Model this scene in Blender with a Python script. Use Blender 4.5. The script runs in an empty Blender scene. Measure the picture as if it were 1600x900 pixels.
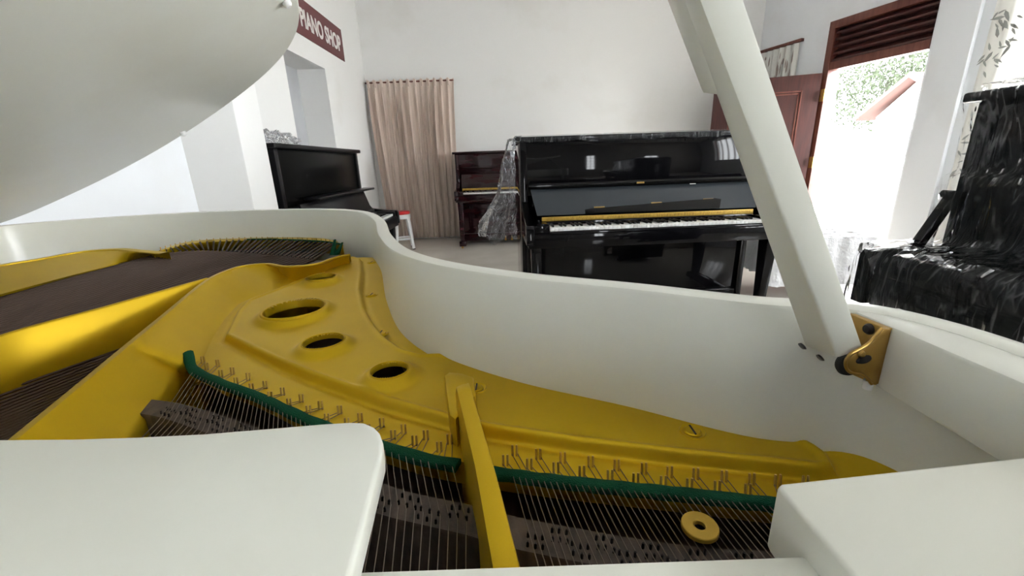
import bpy, bmesh, random
import numpy as np
from math import *
from mathutils import Vector, Matrix
random.seed(7)
SC = bpy.context.scene
COL = SC.collection

# ------------------------------------------------------------------ camera
CAM_H = 1.13
PITCH = radians(16.8)
ROLL = radians(2.0)
FPX = 650.0
_F = np.array([0, cos(PITCH), -sin(PITCH)]); _U0 = np.array([0, sin(PITCH), cos(PITCH)]); _R0 = np.array([1., 0, 0])
_R = cos(ROLL) * _R0 - sin(ROLL) * _U0
_U = cos(ROLL) * _U0 + sin(ROLL) * _R0
_C = np.array([0, 0, CAM_H])
cam = bpy.data.cameras.new('camera')
cam.lens = FPX / 1600 * 36
cam.sensor_width = 36
cam.clip_start = 0.01
camo = bpy.data.objects.new('camera', cam)
COL.objects.link(camo)
camo.matrix_world = Matrix(((_R[0], _U[0], -_F[0], 0), (_R[1], _U[1], -_F[1], 0), (_R[2], _U[2], -_F[2], CAM_H), (0, 0, 0, 1)))
SC.camera = camo
SC.view_settings.view_transform = 'Standard'
SC.view_settings.look = 'None'
SC.view_settings.gamma = 1
SC.view_settings.use_curve_mapping = False
SC.view_settings.exposure = 1.5

# ------------------------------------------------------------------ world (bright hazy sky)
w = bpy.data.worlds.new('sky'); SC.world = w
w.use_nodes = True
bg = w.node_tree.nodes['Background']
bg.inputs[0].default_value = (0.93, 0.97, 1.0, 1)
bg.inputs[1].default_value = 10.0

def portal(loc, rot, sx, sy):
    l = bpy.data.lights.new('window_daylight', 'AREA'); l.shape = 'RECTANGLE'; l.size = sx; l.size_y = sy
    l.cycles.is_portal = True
    o = bpy.data.objects.new('window_daylight', l); COL.objects.link(o)
    o.location = loc; o.rotation_euler = rot

# direction from a photo position to a point at a known height / depth / side distance
def _d(px, py): return _F + (px - 800) / FPX * _R + (450 - py) / FPX * _U
def Z(px, py, z): v = _d(px, py); return _C + v * (z - CAM_H) / v[2]
def Y(px, py, y): v = _d(px, py); return _C + v * y / v[1]
def X(px, py, x): v = _d(px, py); return _C + v * x / v[0]
WD = np.array([.27, -.97, 0]); WD /= np.linalg.norm(WD)      # along the door wall
WN = np.array([.97, .27, 0]); WN /= np.linalg.norm(WN)       # outwards through it
W0 = np.array([3.7, 6.7, 0])
def Wp(px, py, off=0):
    v = _d(px, py); t = ((W0 + WN * off - _C) @ WN) / (v @ WN); q = _C + v * t
    return (q - W0) @ WD, q[2]
def zz(pts, z): return [Z(p[0], p[1], z) for p in pts]

# ------------------------------------------------------------------ materials
MATS = {}
def mat(name, col, rough=.5, metal=0., coat=0., spec=.5, bump=None, mix=None, alpha=None, trans=0., emit=None):
    m = bpy.data.materials.new(name); m.use_nodes = True
    nt = m.node_tree; b = nt.nodes['Principled BSDF']
    b.inputs['Base Color'].default_value = (*col, 1)
    b.inputs['Roughness'].default_value = rough
    b.inputs['Metallic'].default_value = metal
    b.inputs['Coat Weight'].default_value = coat
    b.inputs['Coat Roughness'].default_value = .04
    b.inputs['Specular IOR Level'].default_value = spec
    b.inputs['Transmission Weight'].default_value = trans
    if alpha is not None: b.inputs['Alpha'].default_value = alpha
    tc = nt.nodes.new('ShaderNodeTexCoord')
    if mix:   # (scale, other colour, low, high, stretch)
        sc, c2, lo, hi, st = mix
        mp = nt.nodes.new('ShaderNodeMapping'); mp.inputs['Scale'].default_value = st
        n = nt.nodes.new('ShaderNodeTexNoise'); n.inputs['Scale'].default_value = sc; n.inputs['Detail'].default_value = 6
        r = nt.nodes.new('ShaderNodeMapRange'); r.inputs['From Min'].default_value = lo; r.inputs['From Max'].default_value = hi
        mx = nt.nodes.new('ShaderNodeMix'); mx.data_type = 'RGBA'
        mx.inputs[6].default_value = (*col, 1); mx.inputs[7].default_value = (*c2, 1)
        nt.links.new(tc.outputs['Object'], mp.inputs[0]); nt.links.new(mp.outputs[0], n.inputs['Vector'])
        nt.links.new(n.outputs['Fac'], r.inputs[0]); nt.links.new(r.outputs[0], mx.inputs[0])
        nt.links.new(mx.outputs[2], b.inputs['Base Color'])
    if bump:  # (scale, strength, distance, stretch)
        sc, s, dist, st = bump
        mp = nt.nodes.new('ShaderNodeMapping'); mp.inputs['Scale'].default_value = st
        n = nt.nodes.new('ShaderNodeTexNoise'); n.inputs['Scale'].default_value = sc; n.inputs['Detail'].default_value = 5
        bp = nt.nodes.new('ShaderNodeBump'); bp.inputs['Strength'].default_value = s; bp.inputs['Distance'].default_value = dist
        nt.links.new(tc.outputs['Object'], mp.inputs[0]); nt.links.new(mp.outputs[0], n.inputs['Vector'])
        nt.links.new(n.outputs['Fac'], bp.inputs['Height']); nt.links.new(bp.outputs[0], b.inputs['Normal'])
    MATS[name] = m
    return m
I3 = (1, 1, 1)
WHITE = mat('white_lacquer', (.76, .77, .71), .32, coat=.15, bump=(9, .03, .002, I3), mix=(3, (.70, .69, .61), .45, .75, I3))
GOLD = mat('gold_painted_iron', (.65, .43, .008), .46, metal=.65, coat=0, bump=(700, .10, .0004, I3), mix=(5, (.56, .36, .008), .4, .7, I3))
BRASS = mat('brass', (.48, .30, .09), .3, metal=.9, mix=(60, (.35, .2, .05), .5, .75, I3))
DISC = mat('dull_gold_disc', (.55, .35, .05), .45, metal=.5)
PINM = mat('brassy_pin', (.62, .42, .12), .4, metal=.6)
DARKMET = mat('dark_screw_metal', (.03, .025, .025), .4, metal=.6)
STEEL = mat('steel_wire', (.20, .16, .13), .35, metal=.8)
COPPER = mat('wound_bass_wire', (.06, .034, .024), .55, metal=.5, bump=(900, .3, .0005, (1, 1, 1)))
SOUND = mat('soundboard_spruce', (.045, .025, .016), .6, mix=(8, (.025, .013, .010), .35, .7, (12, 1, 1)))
BRIDGE = mat('bridge_maple_graphite', (.10, .072, .055), .65, mix=(30, (.045, .034, .03), .4, .65, (3, 1, 1)), bump=(160, .4, .001, I3))
FELT = mat('green_felt', (.009, .075, .036), .95, bump=(900, .8, .002, I3), mix=(60, (.01, .07, .04), .4, .7, I3), spec=.1)
PLAST = mat('aged_white_plaster', (.86, .855, .84), .8, mix=(1.3, (.77, .75, .71), .55, .85, I3), bump=(5, .15, .01, I3))
PLASTB = mat('cool_white_plaster', (.85, .87, .90), .7, mix=(1.6, (.78, .78, .78), .55, .85, I3), bump=(5, .15, .01, I3))
REARW = mat('rear_wall_darkened', (.34, .32, .29), .8)  # unseen wall, darkened to cut fill light and keep piano reflections dark
PLASTG = mat('grey_boarding', (.50, .51, .53), .7, mix=(3, (.42, .42, .44), .4, .8, I3))
CEIL = mat('ceiling_paint', (.88, .88, .87), .8)
BLACK = mat('black_polyester', (.003, .003, .004), .05, spec=.22, bump=(2.5, .03, .01, I3))
BLACKP = mat('black_dull_panel', (.003, .003, .003), .25, spec=.06)
BLACKS = mat('black_satin', (.005, .005, .006), .3, spec=.22)
SLATE = mat('slate_fallboard_gloss', (.035, .042, .05), .22, spec=.4)
MAHOG = mat('dark_mahogany_gloss', (.016, .004, .006), .08, spec=.4, mix=(3, (.03, .006, .007), .4, .8, (1, 1, 6)))
IVORY = mat('white_key', (.82, .82, .80), .2)
GFELT = mat('gold_felt_rail', (.55, .36, .06), .45, metal=.4, mix=(40, (.25, .14, .02), .45, .7, (6, 1, 1)))
CURT = mat('beige_curtain_cloth', (.80, .68, .60), .9, mix=(9, (.60, .48, .41), .40, .66, (5, 5, .12)), spec=.1)
FLOOR = mat('floor_tile', (.66, .61, .54), .12, mix=(2, (.56, .52, .45), .35, .7, I3))
BURG = mat('burgundy_banner', (.13, .022, .025), .45)
LETTER = mat('banner_white', (.85, .82, .80), .5)
DOORW = mat('mahogany_door_wood', (.075, .020, .016), .4, mix=(6, (.045, .012, .010), .35, .7, (8, 8, .6)))
FRAMEW = mat('door_frame_wood', (.17, .055, .035), .4, mix=(5, (.10, .02, .015), .35, .7, (6, 6, .6)))
RED = mat('red_plastic', (.65, .015, .02), .3)
WPLA = mat('white_plastic', (.82, .82, .82), .35)
CABLE = mat('grey_cable', (.06, .06, .06), .5)
CONC = mat('sunlit_yard_concrete', (.62, .60, .55), .9, mix=(1.2, (.45, .44, .38), .4, .7, I3))
LEAF = mat('tree_leaves', (.045, .055, .035), .8, spec=.1)
BARK = mat('tree_bark', (.05, .045, .035), .9)
TILE = mat('roof_clay_tile', (.07, .03, .025), .8)
HWALL = mat('house_wall', (.7, .7, .68), .8)
RUB = mat('rubber', (.01, .01, .01), .8)
PRINTC = mat('curtain_print_ink', (.36, .37, .35), .9)
PRINTB = mat('brown_print_ink', (.36, .29, .26), .9)

def film(name, sc, alpha, crease_glint, col=(.80, .84, .9), st=(1, 1, 1), rough=.15):
    """thin clear plastic film: see-through and glossy, milky along sharp creases, where pale streaks paint in highlights"""
    m = bpy.data.materials.new(name); m.use_nodes = True
    nt = m.node_tree; nt.nodes.clear(); N = nt.nodes.new; Lk = nt.links.new
    out = N('ShaderNodeOutputMaterial'); tr = N('ShaderNodeBsdfTransparent')
    p = N('ShaderNodeBsdfPrincipled'); p.inputs['Base Color'].default_value = (*col, 1); p.inputs['Roughness'].default_value = rough
    tc = N('ShaderNodeTexCoord'); tot = None; h = None
    for k, (sk, rot, wd) in enumerate(((1.0, .5, 60), (2.1, -.6, 44), (3.7, .15, 30))):
        mp = N('ShaderNodeMapping'); mp.inputs['Scale'].default_value = st; mp.inputs['Rotation'].default_value = (rot, rot * .7, rot)
        Lk(tc.outputs['Object'], mp.inputs[0])
        n = N('ShaderNodeTexNoise'); n.inputs['Scale'].default_value = sc * sk; n.inputs['Detail'].default_value = 2; n.inputs['Distortion'].default_value = .6
        Lk(mp.outputs[0], n.inputs['Vector'])
        a = N('ShaderNodeMath'); a.operation = 'SUBTRACT'; a.inputs[1].default_value = .5; Lk(n.outputs['Fac'], a.inputs[0])
        b = N('ShaderNodeMath'); b.operation = 'ABSOLUTE'; Lk(a.outputs[0], b.inputs[0])
        c = N('ShaderNodeMath'); c.operation = 'MULTIPLY_ADD'; c.inputs[1].default_value = -wd; c.inputs[2].default_value = 1.0; c.use_clamp = True; Lk(b.outputs[0], c.inputs[0])
        # break the painted crease highlights up so that they start and stop
        n2 = N('ShaderNodeTexNoise'); n2.inputs['Scale'].default_value = sc * sk * .7; Lk(tc.outputs['Object'], n2.inputs['Vector'])
        r2 = N('ShaderNodeMapRange'); r2.inputs['From Min'].default_value = .47; r2.inputs['From Max'].default_value = .68; Lk(n2.outputs['Fac'], r2.inputs[0])
        d = N('ShaderNodeMath'); d.operation = 'MULTIPLY'; Lk(c.outputs[0], d.inputs[0]); Lk(r2.outputs[0], d.inputs[1])
        if tot is None: tot = d
        else:
            e_ = N('ShaderNodeMath'); e_.operation = 'MAXIMUM'; Lk(tot.outputs[0], e_.inputs[0]); Lk(d.outputs[0], e_.inputs[1]); tot = e_
        if h is None: h = n
        else:
            e_ = N('ShaderNodeMath'); e_.operation = 'ADD'; Lk(h.outputs[0], e_.inputs[0]); Lk(n.outputs['Fac'], e_.inputs[1]); h = e_
    bp = N('ShaderNodeBump'); bp.inputs['Strength'].default_value = 1.0; bp.inputs['Distance'].default_value = .03; Lk(h.outputs[0], bp.inputs['Height'])
    Lk(bp.outputs[0], p.inputs['Normal'])
    f = N('ShaderNodeMath'); f.operation = 'MULTIPLY_ADD'; f.inputs[1].default_value = crease_glint; f.inputs[2].default_value = alpha; Lk(tot.outputs[0], f.inputs[0])  # painted highlights: pale streaks, more opaque along the creases
    gl = N('ShaderNodeBsdfGlossy'); gl.inputs['Roughness'].default_value = .08; gl.inputs[0].default_value = (1, 1, 1, 1); Lk(bp.outputs[0], gl.inputs['Normal'])
    fr = N('ShaderNodeFresnel'); fr.inputs[0].default_value = 1.16; Lk(bp.outputs[0], fr.inputs['Normal'])
    mx = N('ShaderNodeMixShader'); Lk(f.outputs[0], mx.inputs[0]); Lk(tr.outputs[0], mx.inputs[1]); Lk(p.outputs[0], mx.inputs[2])
    m2 = N('ShaderNodeMixShader'); Lk(fr.outputs[0], m2.inputs[0]); Lk(mx.outputs[0], m2.inputs[1]); Lk(gl.outputs[0], m2.inputs[2])
    Lk(m2.outputs[0], out.inputs[0])
    return m
FILM = film('clear_plastic_film', 5.5, .012, .15, st=(1.4, .7, .28))
FILMW = film('crumpled_plastic_film', 9, .10, .5, st=(1, 1, .45))
MILKY = mat('milky_plastic', (.82, .83, .86), .3, bump=(14, .8, .03, I3))

def sheer():
    m = bpy.data.materials.new('sheer_white_cloth'); m.use_nodes = True
    nt = m.node_tree; nt.nodes.clear()
    out = nt.nodes.new('ShaderNodeOutputMaterial')
    a = nt.nodes.new('ShaderNodeBsdfDiffuse'); a.inputs[0].default_value = (.85, .84, .80, 1)
    b = nt.nodes.new('ShaderNodeBsdfTranslucent'); b.inputs[0].default_value = (.85, .83, .78, 1)
    mx = nt.nodes.new('ShaderNodeMixShader'); mx.inputs[0].default_value = .10
    nt.links.new(a.outputs[0], mx.inputs[1]); nt.links.new(b.outputs[0], mx.inputs[2]); nt.links.new(mx.outputs[0], out.inputs[0])
    return m
SHEER = sheer()

# ------------------------------------------------------------------ mesh helpers
def chamfer(q, c):
    q = [np.array(p, float) for p in q]; out = []; n = len(q)
    for i in range(n):
        a, b, d = q[i - 1], q[i], q[(i + 1) % n]
        u1 = (a - b) / np.linalg.norm(a - b); u2 = (d - b) / np.linalg.norm(d - b)
        out += [b + u1 * c, b + (u1 + u2) * c * .3, b + u2 * c]
    return np.array(out)
class MB:
    def __init__(s): s.v = []; s.f = []; s.T = None
    def add(s, vs, fs):
        o = len(s.v)
        s.v += [tuple(float(c) for c in p) for p in vs]
        s.f += [tuple(i + o for i in f) for f in fs]
        return s
    def box(s, a, b, bev=0., seg=2):
        bm = bmesh.new()
        x0, y0, z0 = [min(a[i], b[i]) for i in range(3)]; x1, y1, z1 = [max(a[i], b[i]) for i in range(3)]
        vs = [bm.verts.new(p) for p in ((x0, y0, z0), (x1, y0, z0), (x1, y1, z0), (x0, y1, z0), (x0, y0, z1), (x1, y0, z1), (x1, y1, z1), (x0, y1, z1))]
        for f in ((0, 3, 2, 1), (4, 5, 6, 7), (0, 1, 5, 4), (1, 2, 6, 5), (2, 3, 7, 6), (3, 0, 4, 7)): bm.faces.new([vs[i] for i in f])
        if bev: bmesh.ops.bevel(bm, geom=bm.edges[:], offset=bev, segments=seg, affect='EDGES', profile=.5)
        s._bm(bm); return s
    def hexa(s, p8, bev=0.):
        bm = bmesh.new(); vs = [bm.verts.new(tuple(p)) for p in p8]
        for f in ((0, 3, 2, 1), (4, 5, 6, 7), (0, 1, 5, 4), (1, 2, 6, 5), (2, 3, 7, 6), (3, 0, 4, 7)): bm.faces.new([vs[i] for i in f])
        bmesh.ops.recalc_face_normals(bm, faces=bm.faces[:])
        if bev: bmesh.ops.bevel(bm, geom=bm.edges[:], offset=bev, segments=3, affect='EDGES', profile=.5)
        s._bm(bm); return s
    def _bm(s, bm):
        bm.verts.index_update()
        s.add([v.co for v in bm.verts], [[v.index for v in f.verts] for f in bm.faces]); bm.free()
    def prism(s, poly, z0, z1, bev=0., frame=None, seg=2):
        """poly: 2-D outline; frame: (origin, ex, ey, ez)"""
        bm = bmesh.new()
        n = len(poly)
        def P(p, z):
            if frame is None: return (p[0], p[1], z)
            o, ex, ey, ez = frame
            return tuple(np.array(o) + np.array(ex) * p[0] + np.array(ey) * p[1] + np.array(ez) * z)
        a = [bm.verts.new(P(p, z0)) for p in poly]; b = [bm.verts.new(P(p, z1)) for p in poly]
        f0 = bm.faces.new(a[::-1]); f1 = bm.faces.new(b)
        for i in range(n): bm.faces.new((a[i], a[(i + 1) % n], b[(i + 1) % n], b[i]))
        bmesh.ops.recalc_face_normals(bm, faces=bm.faces[:])
        if bev:
            ed = list(set(f0.edges) | set(f1.edges))
            bmesh.ops.bevel(bm, geom=ed, offset=bev, segments=seg, affect='EDGES', profile=.5)
        bmesh.ops.triangulate(bm, faces=[f for f in bm.faces if len(f.verts) > 4])
        s._bm(bm); return s
    def loft4(s, q0, q1, c=.0016, n=30):
        A, B_ = chamfer(q0, c), chamfer(q1, c)
        ax_ = np.mean(B_, axis=0) - np.mean(A, axis=0); ax_ /= np.linalg.norm(ax_); ca = np.mean(A, axis=0)
        rows = [ca + (A - ca) * .92 - ax_ * 0]
        ts = [0.004] + list(np.linspace(0.012, 1, n))
        rows = [ca + (A - ca) * .975] + [A + (B_ - A) * t for t in ts]
        k = len(A); vs = [p for r in rows for p in r]; fs = []
        for i in range(len(rows) - 1):
            for j in range(k): fs.append((i * k + j, i * k + (j + 1) % k, (i + 1) * k + (j + 1) % k, (i + 1) * k + j))
        fs += [tuple(range(k))[::-1], tuple((len(rows) - 1) * k + j for j in range(k))]
        return s.add(vs, fs)
    def tube(s, path, r, n=8, cap=True):
        path = [np.array(p, float) for p in path]; m = len(path)
        rs = r if isinstance(r, (list, tuple)) else [r] * m
        rings = []; prev = None
        for i, p in enumerate(path):
            t = path[min(i + 1, m - 1)] - path[max(i - 1, 0)]; t = t / (np.linalg.norm(t) + 1e-12)
            if prev is None:
                u = np.cross(t, [0, 0, 1.]);
                if np.linalg.norm(u) < .1: u = np.cross(t, [1., 0, 0])
            else: u = prev - t * (prev @ t)
            u /= np.linalg.norm(u); prev = u; v = np.cross(t, u)
            rings.append([p + rs[i] * (cos(2 * pi * k / n) * u + sin(2 * pi * k / n) * v) for k in range(n)])
        vs = [q for r_ in rings for q in r_]; fs = []
        for i in range(m - 1):
            for k in range(n): fs.append((i * n + k, i * n + (k + 1) % n, (i + 1) * n + (k + 1) % n, (i + 1) * n + k))
        if cap: fs += [tuple(range(n))[::-1], tuple((m - 1) * n + k for k in range(n))]
        return s.add(vs, fs)
    def lathe(s, c, prof, n=32, cap=False, ex=(1, 0, 0), ey=(0, 1, 0), ez=(0, 0, 1)):
        c = np.array(c, float); ex, ey, ez = np.array(ex, float), np.array(ey, float), np.array(ez, float)
        vs = []; fs = []; m = len(prof)
        for r, z in prof:
            for k in range(n): vs.append(c + ex * r * cos(2 * pi * k / n) + ey * r * sin(2 * pi * k / n) + ez * z)
        for i in range(m - 1):
            for k in range(n): fs.append((i * n + k, i * n + (k + 1) % n, (i + 1) * n + (k + 1) % n, (i + 1) * n + k))
        if cap: fs += [tuple(range(n))[::-1], tuple((m - 1) * n + k for k in range(n))]
        return s.add(vs, fs)
    def grid(s, P):
        P = np.array(P); a, b = P.shape[:2]
        return s.add(P.reshape(-1, 3), [(i * b + j, i * b + j + 1, (i + 1) * b + j + 1, (i + 1) * b + j) for i in range(a - 1) for j in range(b - 1)])
    def strip(s, rows):   # rows of equal-length polylines
        return s.grid(rows)
    def build(s, name, m, parent=None, smooth=35, off=None, loc=None, thick=None, shade=True, label=None, kind=None):
        me = bpy.data.meshes.new(name)
        off = np.array(off if off is not None else (OFF if parent is not None else (0, 0, 0)), float)
        if loc is not None: off = np.array(loc, float)
        me.from_pydata([tuple(np.array(p) - off) for p in s.v], [], s.f)
        bm = bmesh.new(); bm.from_mesh(me); bmesh.ops.recalc_face_normals(bm, faces=bm.faces[:]); bm.to_mesh(me); bm.free()
        if shade:
            for p in me.polygons: p.use_smooth = True
            me.set_sharp_from_angle(angle=radians(smooth))
        o = bpy.data.objects.new(name, me); COL.objects.link(o)
        me.materials.append(m)
        if parent is not None: o.parent = parent
        if loc is not None: o.location = loc
        if thick:
            md = o.modifiers.new('thick', 'SOLIDIFY'); md.thickness = thick; md.offset = 0
        if label: o['label'] = label
        if kind: o['kind'] = kind
        return o
OFF = np.zeros(3)
def empty(name, loc, rz=0, label=None, cat=None, group=None):
    o = bpy.data.objects.new(name, None); COL.objects.link(o); o.location = loc; o.rotation_euler = (0, 0, rz)
    o.empty_display_size = .1
    return tag(o, label, cat, group)
def tag(o, label=None, cat=None, group=None, kind=None):
    if label: o['label'] = label
    if cat: o['category'] = cat
    if group: o['group'] = group
    if kind: o['kind'] = kind
    return o
def struct(o): o['kind'] = 'structure'; return o
def box(a, b, bev=0): return MB().box(a, b, bev)
def catmull(P, per=12, closed=False):
    P = [np.array(p, float) for p in P]; n = len(P); out = []
    for i in range(n - 1 if not closed else n):
        p0 = P[i - 1] if (i > 0 or closed) else 2 * P[0] - P[1]; p1 = P[i]; p2 = P[(i + 1) % n]
        p3 = P[(i + 2) % n] if (i + 2 < n or closed) else 2 * P[-1] - P[-2]
        d1 = max(np.linalg.norm(p2 - p1), 1e-9) ** .5; d0 = max(np.linalg.norm(p1 - p0), 1e-9) ** .5; d2 = max(np.linalg.norm(p3 - p2), 1e-9) ** .5
        m1 = (p1 - p0) / d0 ** 1 * 1. ; 
        t0 = 0; t1 = d0; t2 = t1 + d1; t3 = t2 + d2
        for k in range(per):
            t = t1 + (t2 - t1) * k / per
            A1 = (t1 - t) / (t1 - t0) * p0 + (t - t0) / (t1 - t0) * p1
            A2 = (t2 - t) / (t2 - t1) * p1 + (t - t1) / (t2 - t1) * p2
            A3 = (t3 - t) / (t3 - t2) * p2 + (t - t2) / (t3 - t2) * p3
            B1 = (t2 - t) / (t2 - t0) * A1 + (t - t0) / (t2 - t0) * A2
            B2 = (t3 - t) / (t3 - t1) * A2 + (t - t1) / (t3 - t1) * A3
            out.append((t2 - t) / (t2 - t1) * B1 + (t - t1) / (t2 - t1) * B2)
    if not closed: out.append(P[-1])
    return np.array(out)
def resample(P, n):
    P = np.array(P, float); s = np.r_[0, np.cumsum(np.linalg.norm(np.diff(P, axis=0), axis=1))]
    t = np.linspace(0, s[-1], n)
    return np.stack([np.interp(t, s, P[:, k]) for k in range(P.shape[1])], 1)
def at_u(P, u):
    P = np.array(P, float); s = np.r_[0, np.cumsum(np.linalg.norm(np.diff(P, axis=0), axis=1))]
    return np.array([np.interp(u * s[-1], s, P[:, k]) for k in range(P.shape[1])])

# ================================================================== ROOM
HC = 3.45
def wallp(s, off, z): return W0 + WD * s + WN * off + np.array([0, 0, z])
def wbox(mb, s0, s1, z0, z1, o0=0., o1=.25, bev=0):
    mb.hexa([wallp(s0, o0, z0), wallp(s1, o0, z0), wallp(s1, o1, z0), wallp(s0, o1, z0), wallp(s0, o0, z1), wallp(s1, o0, z1), wallp(s1, o1, z1), wallp(s0, o1, z1)], bev)
    return mb
struct(box((-2.6, -3.2, -.12), (7.2, 6.95, 0)).build('floor', FLOOR))
struct(box((-2.6, -3.2, HC), (7.2, 6.95, HC + .1)).build('ceiling', CEIL))
struct(box((-2.6, 6.7, 0), (4.0, 6.9, HC)).build('wall_back', PLAST))
# left wall with a deep recess
m = MB()
m.box((-2.55, 2.6, 0), (-2.04, 4.33, HC)); m.box((-2.55, 5.27, 0), (-2.04, 6.7, HC))
m.box((-2.55, 4.33, 0), (-2.04, 5.27, 1.02)); m.box((-2.55, 4.33, 2.22), (-2.04, 5.27, HC))
struct(m.build('wall_left', PLAST))
struct(box((-2.45, 4.33, 1.02), (-2.36, 5.27, 2.22)).build('window_1', PLASTG))
struct(box((-2.2, -3.0, 0), (-1.72, 2.35, HC)).build('wall_left_near', PLASTB))
struct(box((-2.3, 2.35, 0), (-1.41, 2.60, HC), .012).build('trim_1', PLAST))
# door wall
Wl = 10.1
m = MB()
DS0, DS1, DZ = 1.04, 2.13, 2.62
KS0, KS1 = -.0, .70            # far window
LS0, LS1 = 2.75, 4.4           # leaf-print curtain window
wbox(m, -.3, DS0, 0, HC); wbox(m, DS0, DS1, DZ, HC); wbox(m, DS1, LS0, 0, HC)
wbox(m, LS0, LS1, 0, .8); wbox(m, LS0, LS1, 2.7, HC)
sides = [(5.0, 6.6, 1.2, 3.1), (7.2, 8.8, 1.2, 3.1)]
sx = LS1
for a_, b_, z0_, z1_ in sides:
    wbox(m, sx, a_, 0, HC); wbox(m, a_, b_, 0, z0_); wbox(m, a_, b_, z1_, HC); sx = b_
wbox(m, sx, Wl + .2, 0, HC)
struct(m.build('wall_right', PLASTB))
# shallow pilaster edge beside the door
struct(wbox(MB(), 2.17, 2.49, 0, HC, -.05, .0, .006).build('trim_2', PLASTB))
# rear wall with windows
RW = -3.0
m = MB()
wins = [(.98, 1.34, .75, 2.2), (3.45, 4.1, 1.0, 2.0)]
xs = -2.4
for x0, x1, z0, z1 in wins:
    m.box((xs, RW - .2, 0), (x0, RW, HC)); m.box((x0, RW - .2, 0), (x1, RW, z0)); m.box((x0, RW - .2, z1), (x1, RW, HC)); xs = x1
m.box((xs, RW - .2, 0), (7.2, RW, HC))
struct(m.build('wall_rear', REARW))
for i, (x0, x1, z0, z1) in enumerate(wins):
    m = MB(); t = .03
    for a, b in (((x0, z0), (x1, z0 + t)), ((x0, z1 - t), (x1, z1)), ((x0, z0), (x0 + t, z1)), ((x1 - t, z0), (x1, z1))):
        m.box((a[0], RW - .13, a[1]), (b[0], RW - .08, b[1]))
    nx = 2 if x1 - x0 < 1 else 4
    for k in range(1, nx): xx = x0 + (x1 - x0) * k / nx; m.box((xx - .012, RW - .12, z0), (xx + .012, RW - .09, z1))
    for k in range(1, 5): q = z0 + (z1 - z0) * k / 5; m.box((x0, RW - .12, q - .01), (x1, RW - .09, q + .01))
    struct(m.build('window_%d' % (i + 2), FRAMEW))
    portal(((x0 + x1) / 2, RW + .02, (z0 + z1) / 2), (radians(90), 0, pi), x1 - x0, z1 - z0)
wrz = atan2(WD[1], WD[0])
for i, (a_, b_, z0_, z1_) in enumerate(sides):
    m = MB()
    wbox(m, a_, a_ + .04, z0_, z1_, .1, .15); wbox(m, b_ - .04, b_, z0_, z1_, .1, .15); wbox(m, a_, b_, z0_, z0_ + .04, .1, .15); wbox(m, a_, b_, z1_ - .04, z1_, .1, .15)
    for k in range(1, 4): q = a_ + (b_ - a_) * k / 4; wbox(m, q - .02, q + .02, z0_, z1_, .1, .15)
    struct(m.build('window_%d' % (i + 4), FRAMEW))
    portal(tuple(wallp((a_ + b_) / 2, -.02, (z0_ + z1_) / 2)), (radians(90), 0, wrz), b_ - a_, z1_ - z0_)
c = wallp((DS0 + DS1) / 2, -.02, 1.05)
portal(tuple(c), (radians(90), 0, wrz), DS1 - DS0, 2.1)

# ================================================================== OUTSIDE
struct(box((3.0, -8, -.30), (40, 40, -.14)).build('ground', CONC))

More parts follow.
